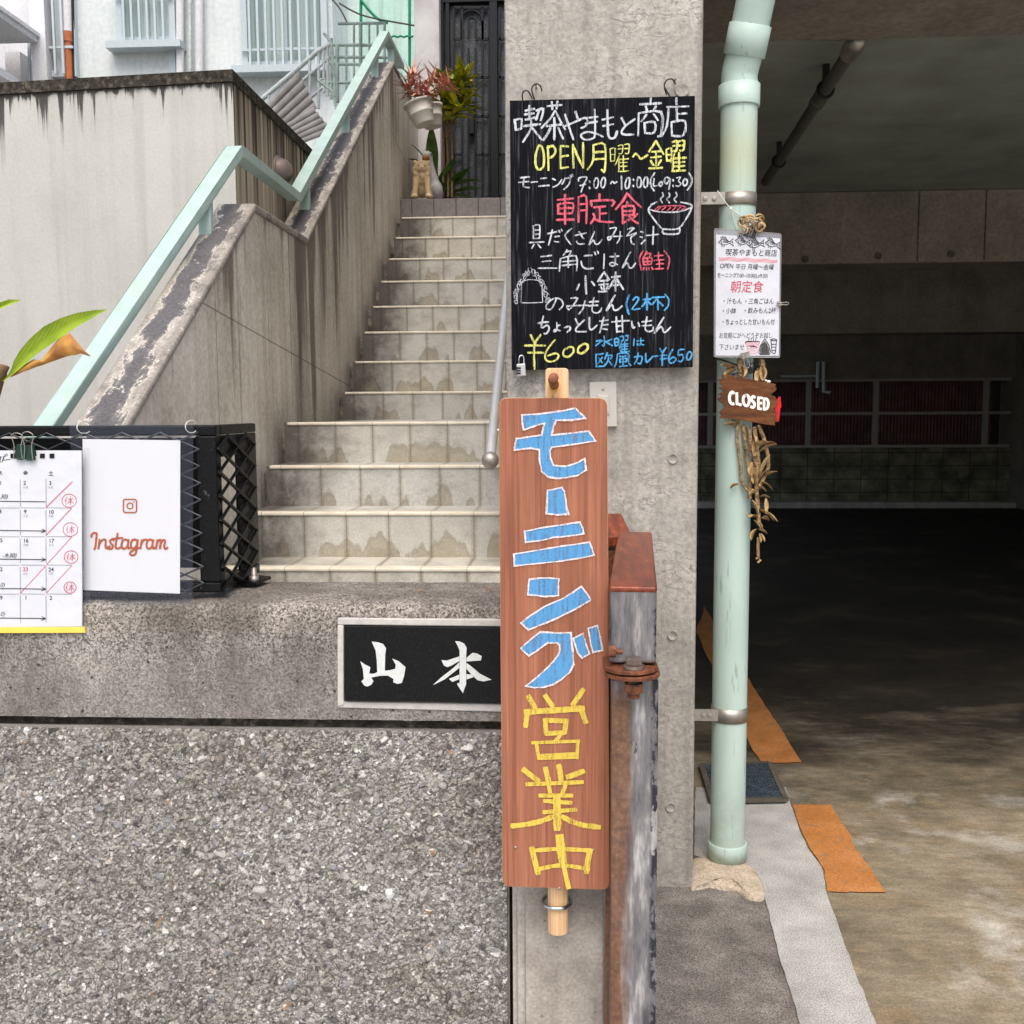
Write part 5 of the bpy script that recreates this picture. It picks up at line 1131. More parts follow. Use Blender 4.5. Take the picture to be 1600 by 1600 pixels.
R4 = ['515 870 515 935/455 912 580 900/460 945 460 1020/460 945 575 938 570 1015/460 980 570 975/460 1020 570 1015/450 1068 585 1065/515 935 515 1100/620 890 620 1085/620 890 680 888 680 1095/622 945 680 942/622 995 680 990', '785 865 785 915/715 925 720 960/715 920 890 915 880 960/740 970 830 962/785 970 785 1075/785 1020 840 1015/735 1020 745 1050 715 1095/740 1055 790 1080 890 1085', '1000 860 965 920 910 985/1000 860 1040 905 1110 970/1000 925 1000 955/960 965 1050 960 1050 1030/960 965 965 1095/965 1000 1050 995/965 1032 1050 1028/965 1095 1015 1065/1080 1020 1050 1050/1010 1030 1045 1070 1085 1095']
BOWL = '1185 960 1165 985 1185 1030 1260 1125 1300 1140 1400 1135 1460 1060 1505 970 1490 945 1420 930/1170 985 1250 1005 1400 1005 1505 970/1185 950 1230 928/1280 1140 1285 1175 1400 1175 1410 1130/1275 855 1282 880 1260 905 1275 935/1325 855 1332 880 1310 905 1330 935/1380 852 1390 880 1366 905 1385 930'
BOWLR = '1215 995 1245 965 1340 958 1440 960 1460 985/1230 995 1260 970/1270 995 1300 970/1310 997 1340 970/1350 997 1380 968/1390 995 1420 965/1425 990 1450 970'
W5 = ['265 1115 265 1215/265 1115 315 1110 315 1210/268 1147 312 1145/268 1180 312 1178/268 1213 315 1210/235 1245 350 1240/275 1255 255 1290/300 1255 325 1285', '380 1175 450 1160/415 1145 385 1265/435 1200 470 1195/430 1235 465 1240/465 1150 472 1165/485 1140 492 1155', '565 1135 515 1190 560 1260', '590 1190 680 1170/625 1160 660 1215/605 1235 620 1255 665 1255', '745 1160 700 1265 735 1225 750 1255 775 1255 805 1220', '865 1135 915 1130 890 1180 865 1222 850 1218 858 1200 960 1195/945 1160 940 1215 920 1250', '1005 1140 1050 1130 1000 1190 1075 1170 1030 1205 1035 1245 1055 1260', '1105 1160 1125 1165/1100 1200 1120 1205/1110 1255 1140 1225/1150 1190 1245 1180/1205 1120 1200 1260']
W6 = ['325 1355 410 1345/335 1395 405 1388/305 1445 450 1445', '530 1300 500 1345/515 1320 560 1312 545 1345/480 1370 470 1470/480 1370 600 1350 605 1465/485 1395 600 1385/485 1425 600 1415/540 1355 540 1440', '665 1350 725 1345/640 1390 650 1430 685 1450 735 1445/745 1320 752 1340/768 1312 775 1332', '820 1335 815 1450/865 1355 935 1350/905 1330 905 1415 880 1428 862 1412 885 1400 925 1418', '1025 1320 960 1445 1000 1400 1015 1440 1040 1440 1065 1405']
R6 = '1125 1310 1095 1370 1110 1460/1155 1315 1120 1375/1145 1335 1185 1330 1170 1360/1125 1370 1130 1420/1125 1370 1190 1365 1185 1415/1130 1395 1185 1392/1130 1420 1185 1415/1157 1365 1157 1415/1130 1440 1125 1460/1150 1440 1150 1460/1170 1440 1172 1460/1190 1438 1198 1455/1215 1350 1280 1345/1210 1385 1290 1378/1245 1320 1245 1385/1220 1415 1285 1410/1205 1452 1285 1448/1250 1390 1250 1450/1290 1310 1330 1370 1315 1455'
W7 = ['675 255 680 395/625 320 605 365/720 300 745 330', '820 225 770 300/820 225 860 285/790 295 850 290/780 325 855 320/820 290 820 375/795 340 805 360/850 335 838 360/775 378 840 375/880 265 945 258/910 225 908 375/905 270 855 355/915 275 970 360/890 330 935 325']
W8 = ['445 440 410 510 375 515 370 480 420 435 475 435 500 480 470 520', '560 430 610 430 575 490 545 518 533 505 545 490 695 485/670 450 655 510 620 555', '740 425 725 520 750 545 785 535 800 505/705 460 775 455/700 490 770 485', '905 405 835 530 880 480 895 520 925 520 960 490']
B8 = '1020 400 995 460 1000 510 1015 555/1045 445 1070 420 1090 440 1040 515 1100 510/1125 440 1185 435/1155 395 1155 520/1150 445 1115 495/1160 450 1185 480/1195 425 1290 420/1240 425 1195 480/1240 445 1240 520/1250 460 1280 490/1295 400 1325 440 1320 490 1290 525'
W9 = ['305 625 385 615/345 570 330 660 375 640 390 670 370 705 350 705', '450 620 450 680 425 690 435 675 480 685/450 645 475 640', '510 660 545 650 555 670 530 695', '595 590 620 640/665 600 605 660 605 690 680 690', '705 580 705 660 725 675 765 640', '785 610 850 600/820 575 785 700/815 640 850 635/810 670 845 675', '880 615 1015 605/915 575 920 695/960 565 965 695/920 650 960 645/920 690 965 688', '1035 610 1045 660 1060 655/1085 620 1095 650', '1155 575 1140 665 1165 690 1200 680 1205 655/1115 615 1190 605/1115 645 1190 640', '1285 580 1210 705 1265 650 1285 695 1305 690 1340 655']
Y10 = '245 715 280 790/325 715 275 800 275 985/200 800 360 800/225 855 345 855/435 755 370 840 360 900 390 925 440 915 465 880 440 860 380 880/545 810 505 840 505 880 545 885 580 850 575 815 545 810/665 785 625 810 615 850 650 860 690 825 690 795 665 785'
B10 = '820 725 820 800 805 795/760 765 800 760 755 800/880 750 835 770/825 765 885 800/900 750 905 800/900 750 930 745 930 795/903 775 930 772/905 800 930 797/945 730 970 728 968 760 950 762/985 725 1005 722 1003 755 985 758/955 775 940 820/950 790 950 850/950 790 1010 785/955 808 1005 805/955 828 1005 825/950 850 1015 845/980 770 980 848/1055 745 1050 800/1075 765 1130 760/1105 740 1105 790 1085 798 1080 785 1130 795/755 870 760 965/755 870 815 862/775 895 805 935/805 890 770 940/758 965 820 960/845 855 825 905/835 880 880 875 870 905/855 890 850 920 825 955/855 915 880 950/925 865 915 930 900 970/925 865 1005 860 1010 930 1030 955/940 885 990 880/945 905 945 930/945 905 995 900 992 925/945 930 992 925/968 885 968 960/940 965 1000 958/1055 890 1115 885 1105 940 1085 935/1085 855 1080 900 1055 945/1145 860 1150 930 1200 885/1205 885 1240 880/1255 820 1275 860/1305 815 1275 865 1275 955/1255 880 1310 875/1255 905 1310 900/1355 830 1325 890 1335 935 1365 930 1380 905 1360 890 1330 910/1445 830 1405 835 1400 875 1430 870 1440 900 1420 925 1400 920/1480 850 1465 880 1470 910 1490 905 1505 870 1495 850 1480 850'
chk = {c: MB() for c in 'wyrb'}
def write(c, txts, oy, w):
    for tx in (txts if isinstance(txts, list) else [txts]):
        for st in parse(tx, 780, oy, 5):
            wv = w * random.uniform(.85, 1.15)
            if len(st) == 2: st = [st[0], ((st[0][0] + st[1][0]) / 2 + random.uniform(-.4, .4), (st[0][1] + st[1][1]) / 2 + random.uniform(-.4, .4)), st[1]]
            stroke(chk[c], st, wv, YB_, .8, 3, .16)
            if w > 2.4: stroke(chk[c], [(a + random.uniform(-.5, .5), b + random.uniform(-.3, .3)) for a, b in st], wv * .55, YB_, .8, 3, .2)
write('w', W1, 130, 3.4); write('y', [Y2, Y2b], 130, 3.2); write('y', YO, 130, 1.9); write('w', W3, 130, 2.4)
write('r', R4, 130, 3.5); write('w', BOWL, 130, 2.2); write('r', BOWLR, 130, 1.7); write('w', W5, 130, 2.3); write('w', W6, 130, 2.4); write('r', R6, 130, 2.3)
write('w', W7, 380, 3.0); write('w', W8, 380, 2.7); write('b', B8, 380, 3.0); write('w', W9, 380, 2.7); write('y', Y10, 380, 3.2); write('b', B10, 380, 2.4)
# rice ball drawing: scribbled loops round a square sheet
ring = smooth_line([Vector(a) for a in ((125, 462), (122, 410), (150, 335), (190, 265), (245, 215), (300, 260), (345, 330), (372, 400), (380, 455))], 5)
for q in ring:
    for _ in range(1):
        a0 = random.uniform(0, 6); rx, ry = random.uniform(9, 16), random.uniform(14, 24)
        ox_, oy_ = q.x + random.uniform(-10, 12), q.y + random.uniform(-8, 14)
        write('w', ' '.join(f'{ox_ + rx * math.cos(a0 + i):.1f} {oy_ + ry * math.sin(a0 + i):.1f}' for i in range(6)), 380, .7)
write('w', '175 300 170 465/172 465 250 466 340 462/335 310 340 462/175 300 230 285 300 290 335 310', 380, 1.1)
for c, nm, mt in (('w', 'white_chalk_writing', 'chalk_w'), ('y', 'yellow_chalk_writing', 'chalk_y'), ('r', 'pink_chalk_writing', 'chalk_r'), ('b', 'blue_chalk_writing', 'chalk_b')): chk[c].build(nm, MATS[mt], cb)
# hooks the board hangs from
for i, (x, y) in enumerate(((829, 141), (1047, 132))):
    c = P(x, y, 3.11)
    t_ = thing('wall_hook', ['black S hook over the board top, left one of the two', 'black S hook over the board top, right one beside the round mark'][i], 'hook', c, 'hooks above the chalkboard')
    s = 3.11 / FPX
    mb = MB(); mb.tube(smooth_line([c + Vector((a * s, d, -b * s)) for a, b, d in (((-12, 14, .0), (-12, 6, -.01), (-7, 2, -.012), (-2, 5, -.012), (3, 14, -.01)) if i == 0 else ((-5, 15, .0), (-9, 4, -.01), (-6, -4, -.012), (2, -6, -.012), (8, 1, -.01)))], 5), .0022, 8)
    if i == 0: mb.tube(smooth_line([c + Vector((a * s, d, -b * s)) for a, b, d in ((6, 14, .0), (2, 0, -.01), (8, -7, -.014), (15, -4, -.012), (17, 3, -.006))], 5), .0022, 8)
    else: mb.tube(smooth_line([c + Vector((a * s, d, -b * s)) for a, b, d in ((-9, 4, -.01), (-6, 10, -.012), (0, 19, -.004))], 5), .0022, 8)
    mb.build('hook', MATS['clip_black'], t_)
    mb = MB(); mb.cyl(c + Vector((8 * s, .032, 8 * s)), c + Vector((8 * s, -.012, 8 * s)), .003, 8); mb.build('nail', MATS['galv'], t_)
mb = MB(); pc = P(1066, 141, 3.136); mb.lathe([(0, .004), (.017, .004), (.019, .0055), (.0205, .001)], pc + Vector((0, .004, 0)), (0, -1, 0), 24); mb.build('formwork_plug', MATS['pillar'], pillar)
# combination padlock
lk = thing('combination_padlock', 'small silver combination padlock hooked through the chalkboard corner', 'padlock', P(814, 587, YB_))
mb = MB(); mb.prism([P(x, y, YB_ - .016) for x, y in ((807, 569), (820.5, 568), (821.5, 587), (808.5, 588))], (0, .012, 0)); mb.build('body', MATS['lock'], lk, bevel=.0015)
mb = MB(); s = YB_ / FPX; c = P(814, 569, YB_ - .01)
mb.tube(smooth_line([P(811, 571, YB_ - .01), P(811, 560, YB_ - .01), P(813, 556, YB_ - .008), P(817, 556, YB_ - .006), P(818.5, 560, YB_ - .006), P(818.5, 570, YB_ - .01)], 4), .0022, 8); mb.build('shackle', MATS['chrome'], lk)
for i in range(3):
    mb = MB(); p = P(811, 575 + i * 4.2, YB_ - .0165); mb.cyl(p - Vector((.0075, 0, -.0005)), p + Vector((.005, 0, 0)), .0028, 10); mb.build('dial', MATS['cable'], lk)
# switch plate
sw = thing('switch_plate', 'beige plastic switch plate with one push button, on the pillar', 'switch', P(942, 667, 3.14))
mb = MB(); mb.prism([P(x, y, 3.128) for x, y in ((921, 597), (963, 596), (964, 666.5), (921.5, 668))], (0, .016, 0)); mb.build('plate', MATS['plate_plastic'], sw, bevel=.002)
mb = MB(); mb.prism([P(x, y, 3.121) for x, y in ((933.5, 617), (951.5, 617), (952, 647), (934, 647.5))], (0, .008, 0)); mb.build('rocker', MATS['plate_plastic'], sw, bevel=.0015)
mb = MB(); mb.prism([P(x, y, 3.1185) for x, y in ((936, 619.5), (949.5, 619.5), (950, 644.5), (936.3, 645))], (0, .004, 0)); mb.build('button', MATS['plate_plastic'], sw, bevel=.0012)
for y in (608.5, 658):
    mb = MB(); mb.lathe([(.004, 0), (.004, .0015), (0, .002)], P(942, y, 3.1279), (0, -1, 0), 12); mb.build('screw', MATS['galv'], sw)

# ================================================================== TALL WOODEN SIGN ON ITS POLE
YS_ = 2.10
sg = thing('wooden_sign', 'tall red-brown wooden sign with blue and yellow painted characters', 'sign', P(868, 1392, YS_))
def rr4(c, r, n=6):
    out = []
    m = len(c)
    for i in range(m):
        p = Vector(c[i]); a = (Vector(c[i - 1]) - p).normalized(); b = (Vector(c[(i + 1) % m]) - p).normalized()
        s_, e_ = p + a * r, p + b * r
        for k in range(n + 1):
            t = k / n; out.append(tuple((s_ * (1 - t) + p * t) * (1 - t) + (p * (1 - t) + e_ * t) * t))
    return out
outl = rr4([(779.5, 622), (948.5, 622), (952.5, 1390), (785.5, 1385)], 14)
mb = MB(); mb.prism([P(x, y, YS_) for x, y in outl], (0, .002, 0)); mb.build('painted_face', MATS['wood_sign'], sg, bevel=.0008)
mb = MB(); mb.prism([P(x, y, YS_ + .0022) for x, y in rr4([(779.2, 621.6), (949, 621.6), (953, 1390.6), (785, 1385.4)], 14)], (0, .014, 0)); mb.build('board', MATS['wood_edge'], sg, bevel=.0015)
Q3 = lambda l: [(760 + a / 5.332, 560 + b / 5.332) for a, b in l]
Q4 = lambda l: [(760 + a / 5.333, 860 + b / 5.333) for a, b in l]
Q5 = lambda l: [(760 + a / 4.0, 1060 + b / 4.0) for a, b in l]
blue = MB(); white = MB(); yel = MB()
blues = [Q3([(295, 470), (400, 466), (500, 455), (620, 440), (740, 415), (780, 455), (825, 500), (770, 506), (710, 515), (580, 515), (562, 560), (545, 640), (690, 625), (850, 605), (880, 645), (910, 688), (760, 712), (545, 740), (528, 770), (534, 830), (560, 890), (610, 898), (660, 900), (750, 872), (820, 835), (832, 930), (760, 975), (660, 995), (580, 1000), (510, 985), (460, 940), (444, 860), (440, 760), (370, 748), (300, 755), (235, 765), (240, 710), (250, 668), (350, 655), (460, 638), (472, 590), (485, 540), (400, 565), (310, 595), (300, 540)]),
    Q3([(510, 1100), (570, 1090), (630, 1075), (650, 1110), (660, 1170), (668, 1240), (685, 1298), (590, 1303), (500, 1295), (506, 1200)]), Q3([(318, 1440), (500, 1405), (640, 1385), (780, 1365), (800, 1410), (812, 1460), (690, 1480), (560, 1490), (440, 1520), (326, 1532)]),
    Q4([(228, 32), (300, 20), (500, -15), (700, -45), (860, -70), (880, -20), (898, 40), (760, 68), (620, 90), (400, 112), (235, 130)]), Q4([(358, 243), (430, 232), (520, 228), (605, 238), (600, 300), (600, 375), (500, 385), (420, 375), (345, 370), (350, 300)]),
    Q4([(790, 300), (835, 355), (872, 412), (740, 490), (600, 560), (480, 610), (350, 662), (320, 635), (290, 605), (370, 540), (480, 470), (570, 430), (640, 400), (720, 350)]),
    Q4([(450, 680), (570, 688), (705, 685), (715, 800), (728, 950), (690, 1020), (620, 1080), (550, 1120), (480, 1140), (400, 1145), (325, 1130), (380, 1090), (430, 1050), (500, 985), (560, 925), (600, 870), (612, 820), (610, 790), (590, 772), (510, 770), (430, 830), (355, 880), (320, 850), (288, 815), (330, 775), (390, 725)]),
    Q4([(722, 735), (805, 692), (830, 780), (858, 862), (795, 898), (760, 850)]), Q4([(848, 650), (925, 625), (948, 720), (968, 830), (888, 852), (866, 760)])]
for bl in blues:
    c = Vector((sum(p[0] for p in bl) / len(bl), sum(p[1] for p in bl) / len(bl)))
    rb = []
    for k in range(len(bl)):
        a, b = bl[k], bl[(k + 1) % len(bl)]
        for j in range(4): rb.append((a[0] + (b[0] - a[0]) * j / 4 + (random.uniform(-.7, .7) if j else 0), a[1] + (b[1] - a[1]) * j / 4 + (random.uniform(-.7, .7) if j else 0)))
    poly(blue, rb, YS_ - .0012)
    for k in range(len(bl)):
        a, b = Vector(bl[k]), Vector(bl[(k + 1) % len(bl)]); d = (b - a).normalized() if (b - a).length else Vector((1, 0))
        stroke(white, [a - d * .5, a.lerp(b, .33) + Vector((random.uniform(-.35, .35), random.uniform(-.35, .35))), a.lerp(b, .66) + Vector((random.uniform(-.35, .35), random.uniform(-.35, .35))), b + d * .5], random.uniform(2.0, 3.1), YS_ - .0016, .95, 3, .3)
def ys(txt, w):
    for st in parse(txt, 760, 1060, 4.0):
        stroke(yel, st if len(st) > 2 else [st[0], ((st[0][0] + st[1][0]) / 2 + random.uniform(-.6, .6), (st[0][1] + st[1][1]) / 2 + random.uniform(-.6, .6)), st[1]], w, YS_ - .001, .9, 6, .14)
        for sgn in (-1, 1):
            d = Vector((st[-1][0] - st[0][0], st[-1][1] - st[0][1])).normalized(); n_ = Vector((-d.y, d.x)) * w * .42 * sgn
            if len(st) == 2: stroke(yel, [(a + n_.x + random.uniform(-.5, .5), b + n_.y) for a, b in st], 1.5, YS_ - .0016, .8)
ys('262 112 305 185/368 108 412 172/605 70 540 165/590 190 622 275/258 205 245 300', 7.6); ys('245 210 605 188', 9.2)
ys('366 256 374 345/362 262 505 266/498 262 488 340/372 345 492 338', 7.2); ys('484 335 430 392/285 402 580 392/312 405 328 502/572 392 566 500/324 500 566 492/324 484 566 470', 4.6)
ys('232 570 325 642/370 562 388 640/452 545 466 635/606 580 508 616', 8.2); ys('252 662 602 648/388 668 400 720/498 660 474 722/332 732 536 732/362 765 530 778/358 836 560 820', 6.0); ys('440 740 442 938', 12.0); ys('418 862 340 892 250 912 158 922/476 864 530 892 600 916 706 930', 8.0)
ys('283 1062 322 1218/648 1072 624 1212', 8.6); ys('300 1076 450 1066 655 1076/328 1192 470 1168 640 1192', 6.4); ys('458 990 478 1150', 13.0); ys('478 1140 496 1230 514 1308', 7.5)
blue.build('blue_painted_characters', MATS['sign_blue'], sg); white.build('white_outlines', MATS['sign_white'], sg); yel.build('yellow_painted_characters', MATS['sign_yellow'], sg)
mb = MB()
for x, y in ((805.5, 1324), (927.5, 1328), (874, 1388)): mb.lathe([(.0028, 0), (.0028, .0012), (0, .0016)], P(x, y, YS_ - .0002), (0, -1, 0), 10)
mb.build('nail_head', MATS['galv'], sg)
pole = thing('sign_pole', 'pale wooden pole behind the tall sign with a dark peg at its top', 'pole', P(871, 1455, YS_ + .03))
mb = MB(); mb.prism([P(x, y, YS_ + .019) for x, y in rr4([(852, 575), (888.5, 575), (889, 1300), (853, 1300)], 7)], (0, .014, 0)); mb.build('backing_strip', MATS['wood_pale'], pole, bevel=.002)
mb = MB(); mb.cyl(P(871, 1250, YS_ + .05), P(872, 1454, YS_ + .05), .0225, 28); mb.build('dowel', MATS['wood_pale'], pole, bevel=.002)
mb = MB(); a = P(866, 602, YS_ + .021); mb.cyl(a, a + Vector((-.002, -.052, .010)), .0098, 20); mb.build('peg', MATS['wood_dark'], pole)
mb = MB(); a = P(864.5, 588.5, YS_ - .035); mb.lathe([(.0001, .001), (.0098, .0005), (.0102, -.002)], P(865, 590, YS_ - .036), (0, -1, .1), 20); mb.build('peg_end', MATS['wood_sign'], pole)
s = YS_ / FPX; mb = MB(); mb.tube(smooth_line([P(856, 597, YS_ + .0), P(857, 606, YS_ - .006), P(863, 611, YS_ - .012), P(871, 610, YS_ - .012), P(875, 603, YS_ - .006), P(873, 597, YS_)], 5), .0013, 8)
mb.tube(smooth_line([P(872, 608, YS_ - .01), P(866, 614, YS_ - .004), P(864, 620, YS_ - .001), P(864, 632, YS_ + .018)], 4), .0013, 8); o = mb.build('brass_hook', MATS['brass']); tag(o, 'thin brass hook looped under the peg above the tall sign', 'hook')
rg = thing('steel_ring', 'shiny steel ring fixed to the concrete post, holding the pole end', 'ring', P(870, 1414, YS_ + .05))
c = P(869.5, 1409, YS_ + .052); mb = MB(); mb.tube([c + Vector((.0315 * math.cos(k * math.pi / 20), .031 * math.sin(k * math.pi / 20), .0)) for k in range(40)], .0045, 10, True); mb.build('ring', MATS['chrome'], rg)
mb = MB(); mb.cyl(c + Vector((0, .031, 0)), c + Vector((0, .05, 0)), .005, 10); mb.build('shank', MATS['chrome'], rg)

# ================================================================== CONCRETE GATE POST AND RUSTED GATE
YG0 = 2.19
gpst = thing('concrete_gate_post', 'grooved grey concrete gate post under the tall sign', 'post', P(870, 1600, YG0 + .1))
xa, xb = P(800, 1500, YG0).x, P(944, 1500, YG0).x
prof = [(xa, YG0 + .03), (xa + .009, YG0 + .03), (xa + .012, YG0 + .016), (xa + .028, YG0 + .016), (xa + .031, YG0 + .001), (xb - .034, YG0 + .001), (xb - .032, YG0 - .003), (xb - .004, YG0 - .003), (xb, YG0 + .002), (xb, YG0 + .32), (xa, YG0 + .32)]
mb = MB(); mb.prism([(x, y, -.03) for x, y in prof], (0, 0, 1.09)); mb.build('shaft', MATS['post_conc'], gpst, bevel=.002)
gt = thing('rusted_gate', 'rusted steel gate folded back beside the pillar, bolted at its corner', 'gate', P(990, 1600, 2.05))
YT = 2.02
mb = MB()
x1_, x2_ = P(955, 1300, 2.045).x, P(1027, 1300, 2.045).x
zpl = P(990, 1068, YT).z
mb.box(x1_, x2_, 2.045, 2.05, -.02, zpl); mb.box(x1_, x1_ + .004, 2.0505, 2.14, -.02, zpl); mb.box(x2_ - .004, x2_, 2.0505, 2.14, -.02, zpl); mb.build('upright_channel', MATS['gate_paint'], gt, bevel=.002)
mb = MB(); xq = P(946, 1300, 2.16).x; mb.box(xq, xq + .012, 2.145, 2.185, -.02, zpl - .02); mb.build('guide_strip', MATS['gate_paint'], gt, bevel=.001)
A_ = P(952.5, 918, YT); B_ = P(1026, 918, YT); D_ = Vector((math.sin(RAD(3.9)), math.cos(RAD(3.9)), 0)); L_ = .9
w_ = (B_ - A_); hB = A_.z - P(990, 1040, YT).z
ctr = (A_ + B_) / 2 + D_ * (L_ / 2) - Vector((0, 0, hB / 2)); sdir = Vector((D_.y, -D_.x, 0))
mb = MB(); mb.obox(ctr, sdir * (w_.length / 2), D_ * (L_ / 2), Vector((0, 0, hB / 2 - .004))); mb.build('top_beam', MATS['gate_paint'], gt, bevel=.006, seg=3)
mb = MB(); mb.obox(ctr + Vector((0, 0, hB / 2 - .004)), sdir * (w_.length / 2 + .001), D_ * (L_ / 2 + .0022), Vector((0, 0, .007))); mb.build('beam_cap', MATS['gate_top'], gt, bevel=.0066, seg=4)
mb = MB(); mb.prism([P(935, 838, 2.93), P(988, 838, 2.93), P(971, 802, 3.12), P(930, 802, 3.12)], (0, 0, -.03)); mb.build('rear_cap', MATS['gate_top'], gt, bevel=.003)
mb = MB(); p0, p1 = P(935, 842, 2.935), P(986, 842, 2.935); mb.box(p0.x, p1.x - .012, 2.932, 3.11, p0.z - .3, p0.z - .035); mb.build('rear_frame', MATS['gate_rust'], gt)
# flange plates and bolt
def half(mb, cx, cy, rx, ry, z, h):
    c = Vector((cx, cy, z)); pts = [c + Vector((rx * math.cos(t), ry * math.sin(t), 0)) for t in [math.pi + k * math.pi / 18 for k in range(19)]] + [c + Vector((rx, .07, 0)), c + Vector((-rx, .07, 0))]
    mb.prism(pts, (0, 0, h))
zc_ = P(990, 1046, 2.0).z; mx = (A_.x + B_.x) / 2
mb = MB(); half(mb, mx - .004, YT + .006, .054, .052, zc_ - .006, .0085); mb.build('upper_flange', MATS['gate_rust'], gt, bevel=.0015)
mb = MB(); half(mb, mx, YT + .006, .055, .055, zc_ - .018, .0085); mb.build('lower_flange', MATS['gate_rust'], gt, bevel=.0015)
bc = Vector((mx + .001, YT - .022, zc_ + .003))
mb = MB(); mb.lathe([(.0215, 0), (.0215, .0035), (.0205, .0035), (.0205, .007), (.0, .007)], bc, n=24); mb.lathe([(.0165, .0072), (.0175, .009), (.0175, .019), (.0155, .0225), (0, .0225)], bc, n=6, smooth=False); mb.build('bolt_head', MATS['bolt_brown'], gt, bevel=.0006)
mb = MB(); mb.cyl(bc - Vector((0, 0, .06)), bc - Vector((0, 0, .022)), .012, 12); mb.lathe([(.0001, -.048), (.02, -.048), (.02, -.03), (.0001, -.03)], bc, n=6, smooth=False); mb.build('bolt_shank', MATS['gate_rust'], gt)
mb = MB(); q = P(957, 1018, YT - .01); mb.lathe([(.0001, -.008), (.012, -.008), (.012, .006), (.0001, .006)], q, (1, 0, 0), 6, False); mb.cyl(q + Vector((.006, 0, 0)), q + Vector((.02, 0, 0)), .0055, 12); mb.build('side_bolt', MATS['gate_rust'], gt)

# ================================================================== DRAINPIPE
c0 = G(1140, 1352, 0); px_, py_ = c0.x, c0.y + .055; R0 = .0565
dp = thing('drainpipe', 'thick pale green plastic drainpipe standing right of the pillar', 'drainpipe', (px_, py_, 0))
def axis(yv): return P(1140 + (1300 - yv) * .0174, yv, py_)
zt_ = P(1160, 128, py_).z
mb = MB(); mb.cyl((px_, py_, .012), (px_, py_, zt_), R0, 48); mb.build('pipe', MATS['pipe'], dp)
mb = MB(); mb.lathe([(R0 + .001, 0), (R0 + .0075, 0), (R0 + .0075, .052), (R0 + .006, .054), (R0 + .0008, .054)], (px_, py_, .004), n=48); mb.build('foot_socket', MATS['pipe'], dp)
za, zb_ = P(1160, 160, py_ - R0).z, P(1160, 125, py_ - R0).z
mb = MB(); mb.lathe([(R0 + .0008, 0), (R0 + .006, .0), (R0 + .007, .003), (R0 + .007, zb_ - za), (R0 + .0008, zb_ - za + .001)], (px_, py_, za), n=48); mb.build('coupling', MATS['pipe'], dp)
# elbow and slanted upper length leaning forward and to the right
e0 = Vector((px_, py_, zb_)); e1 = e0 + Vector((.0, -.002, .035)); e2 = e1 + Vector((.010, -.018, .05)); dU = Vector((.155, -.30, .94)).normalized()
e3 = e2 + dU * .05
mb = MB(); mb.tube(smooth_line([e0, e1, e2, e3], 5), R0 - .001, 48); mb.build('elbow', MATS['pipe'], dp)
def ring_sleeve(a, b, r):
    m = MB(); m.tube([a, a.lerp(b, .02), a.lerp(b, .98), b], [r - .004, r, r, r - .004], 48); return m
ring_sleeve(e2 + dU * -.004, e2 + dU * .086, R0 + .0075).build('elbow_socket', MATS['pipe'], dp)
mb = MB(); mb.cyl(e2 + dU * .08, e2 + dU * 1.3, R0 + .001, 48); mb.build('upper_pipe', MATS['pipe'], dp)
for (ya, yb, tab) in ((298, 319, (1089, 300, 1129, 320)), (1110, 1132, (1089, 1108, 1118, 1126))):
    z1, z0 = P(1155, ya, py_ - R0).z, P(1155, yb, py_ - R0).z
    mb = MB(); mb.lathe([(R0 + .0005, 0), (R0 + .0028, 0), (R0 + .0028, z1 - z0), (R0 + .0005, z1 - z0)], (px_, py_, z0), n=48)
    a, b = P(tab[0] - 4, tab[3], py_ - .04), P(tab[2] + 4, tab[1], py_ - .04); mb.box(a.x, b.x, py_ - .043, py_ - .040, a.z, b.z); st_ = mb.build('strap', MATS['galv'], dp)
    mb = MB()
    for k in (.32, .68): mb.lathe([(.0075, 0), (.0075, .005), (0, .006)], P(tab[0] + (tab[2] - tab[0]) * k, (tab[1] + tab[3]) / 2, py_ - .043), (0, -1, 0), 6, False); 
    mb.build('bolt', MATS['galv'], st_)
mb = MB(); ZK = [P(1121, 298, py_ - R0 - .002), P(1140, 324, py_ - R0 - .008), P(1166, 343, py_ - R0 - .004), P(1180, 352, py_ - R0)]
mb.tube(smooth_line(ZK, 5), .0016, 6); mb.tube(smooth_line([P(1142, 325, py_ - R0 - .009), P(1146, 340, py_ - R0 - .006), P(1150, 356, py_ - R0 - .004)], 4), .0014, 6); mb.obox(P(1142, 325, py_ - R0 - .009), (.004, 0, 0), (0, .003, 0), (0, 0, .004))
o = mb.build('cable_tie', MATS['tie']); tag(o, 'pale cable tie round the green pipe above the laminated menu', 'cable tie')

# ================================================================== GARLAND OF DRIED HUSKS
YH = py_ - R0 - .012
gl = thing('husk_garland', 'bundle of braided dried husk ropes and curled husks hanging on the green pipe', 'garland', P(1178, 880, YH))
def braid(pts, r, twist=26):
    pts = smooth_line([Vector(p) for p in pts], 8); m = MB()
    L = 0; acc = [0]
    for a, b in zip(pts, pts[1:]): L += (b - a).length; acc.append(L)
    for k in range(3):
        q = []
        for p, s_ in zip(pts, acc):
            an = s_ * twist * 6.28 / .5 * .8 + k * 2.094
            q.append(p + Vector((math.cos(an) * r * .62, math.sin(an) * r * .62, 0)))
        m.tube(q, r * .62, 6)
    return m
def dense(pts, n=14):
    out = []; pts = [Vector(p) for p in pts]
    for a, b in zip(pts, pts[1:]):
        for i in range(n): out.append(a.lerp(b, i / n))
    return out + [pts[-1]]
C6 = lambda x, y, d=0.0: P(1120 + x / 6.15, 640 + y / 6.15, YH + d)
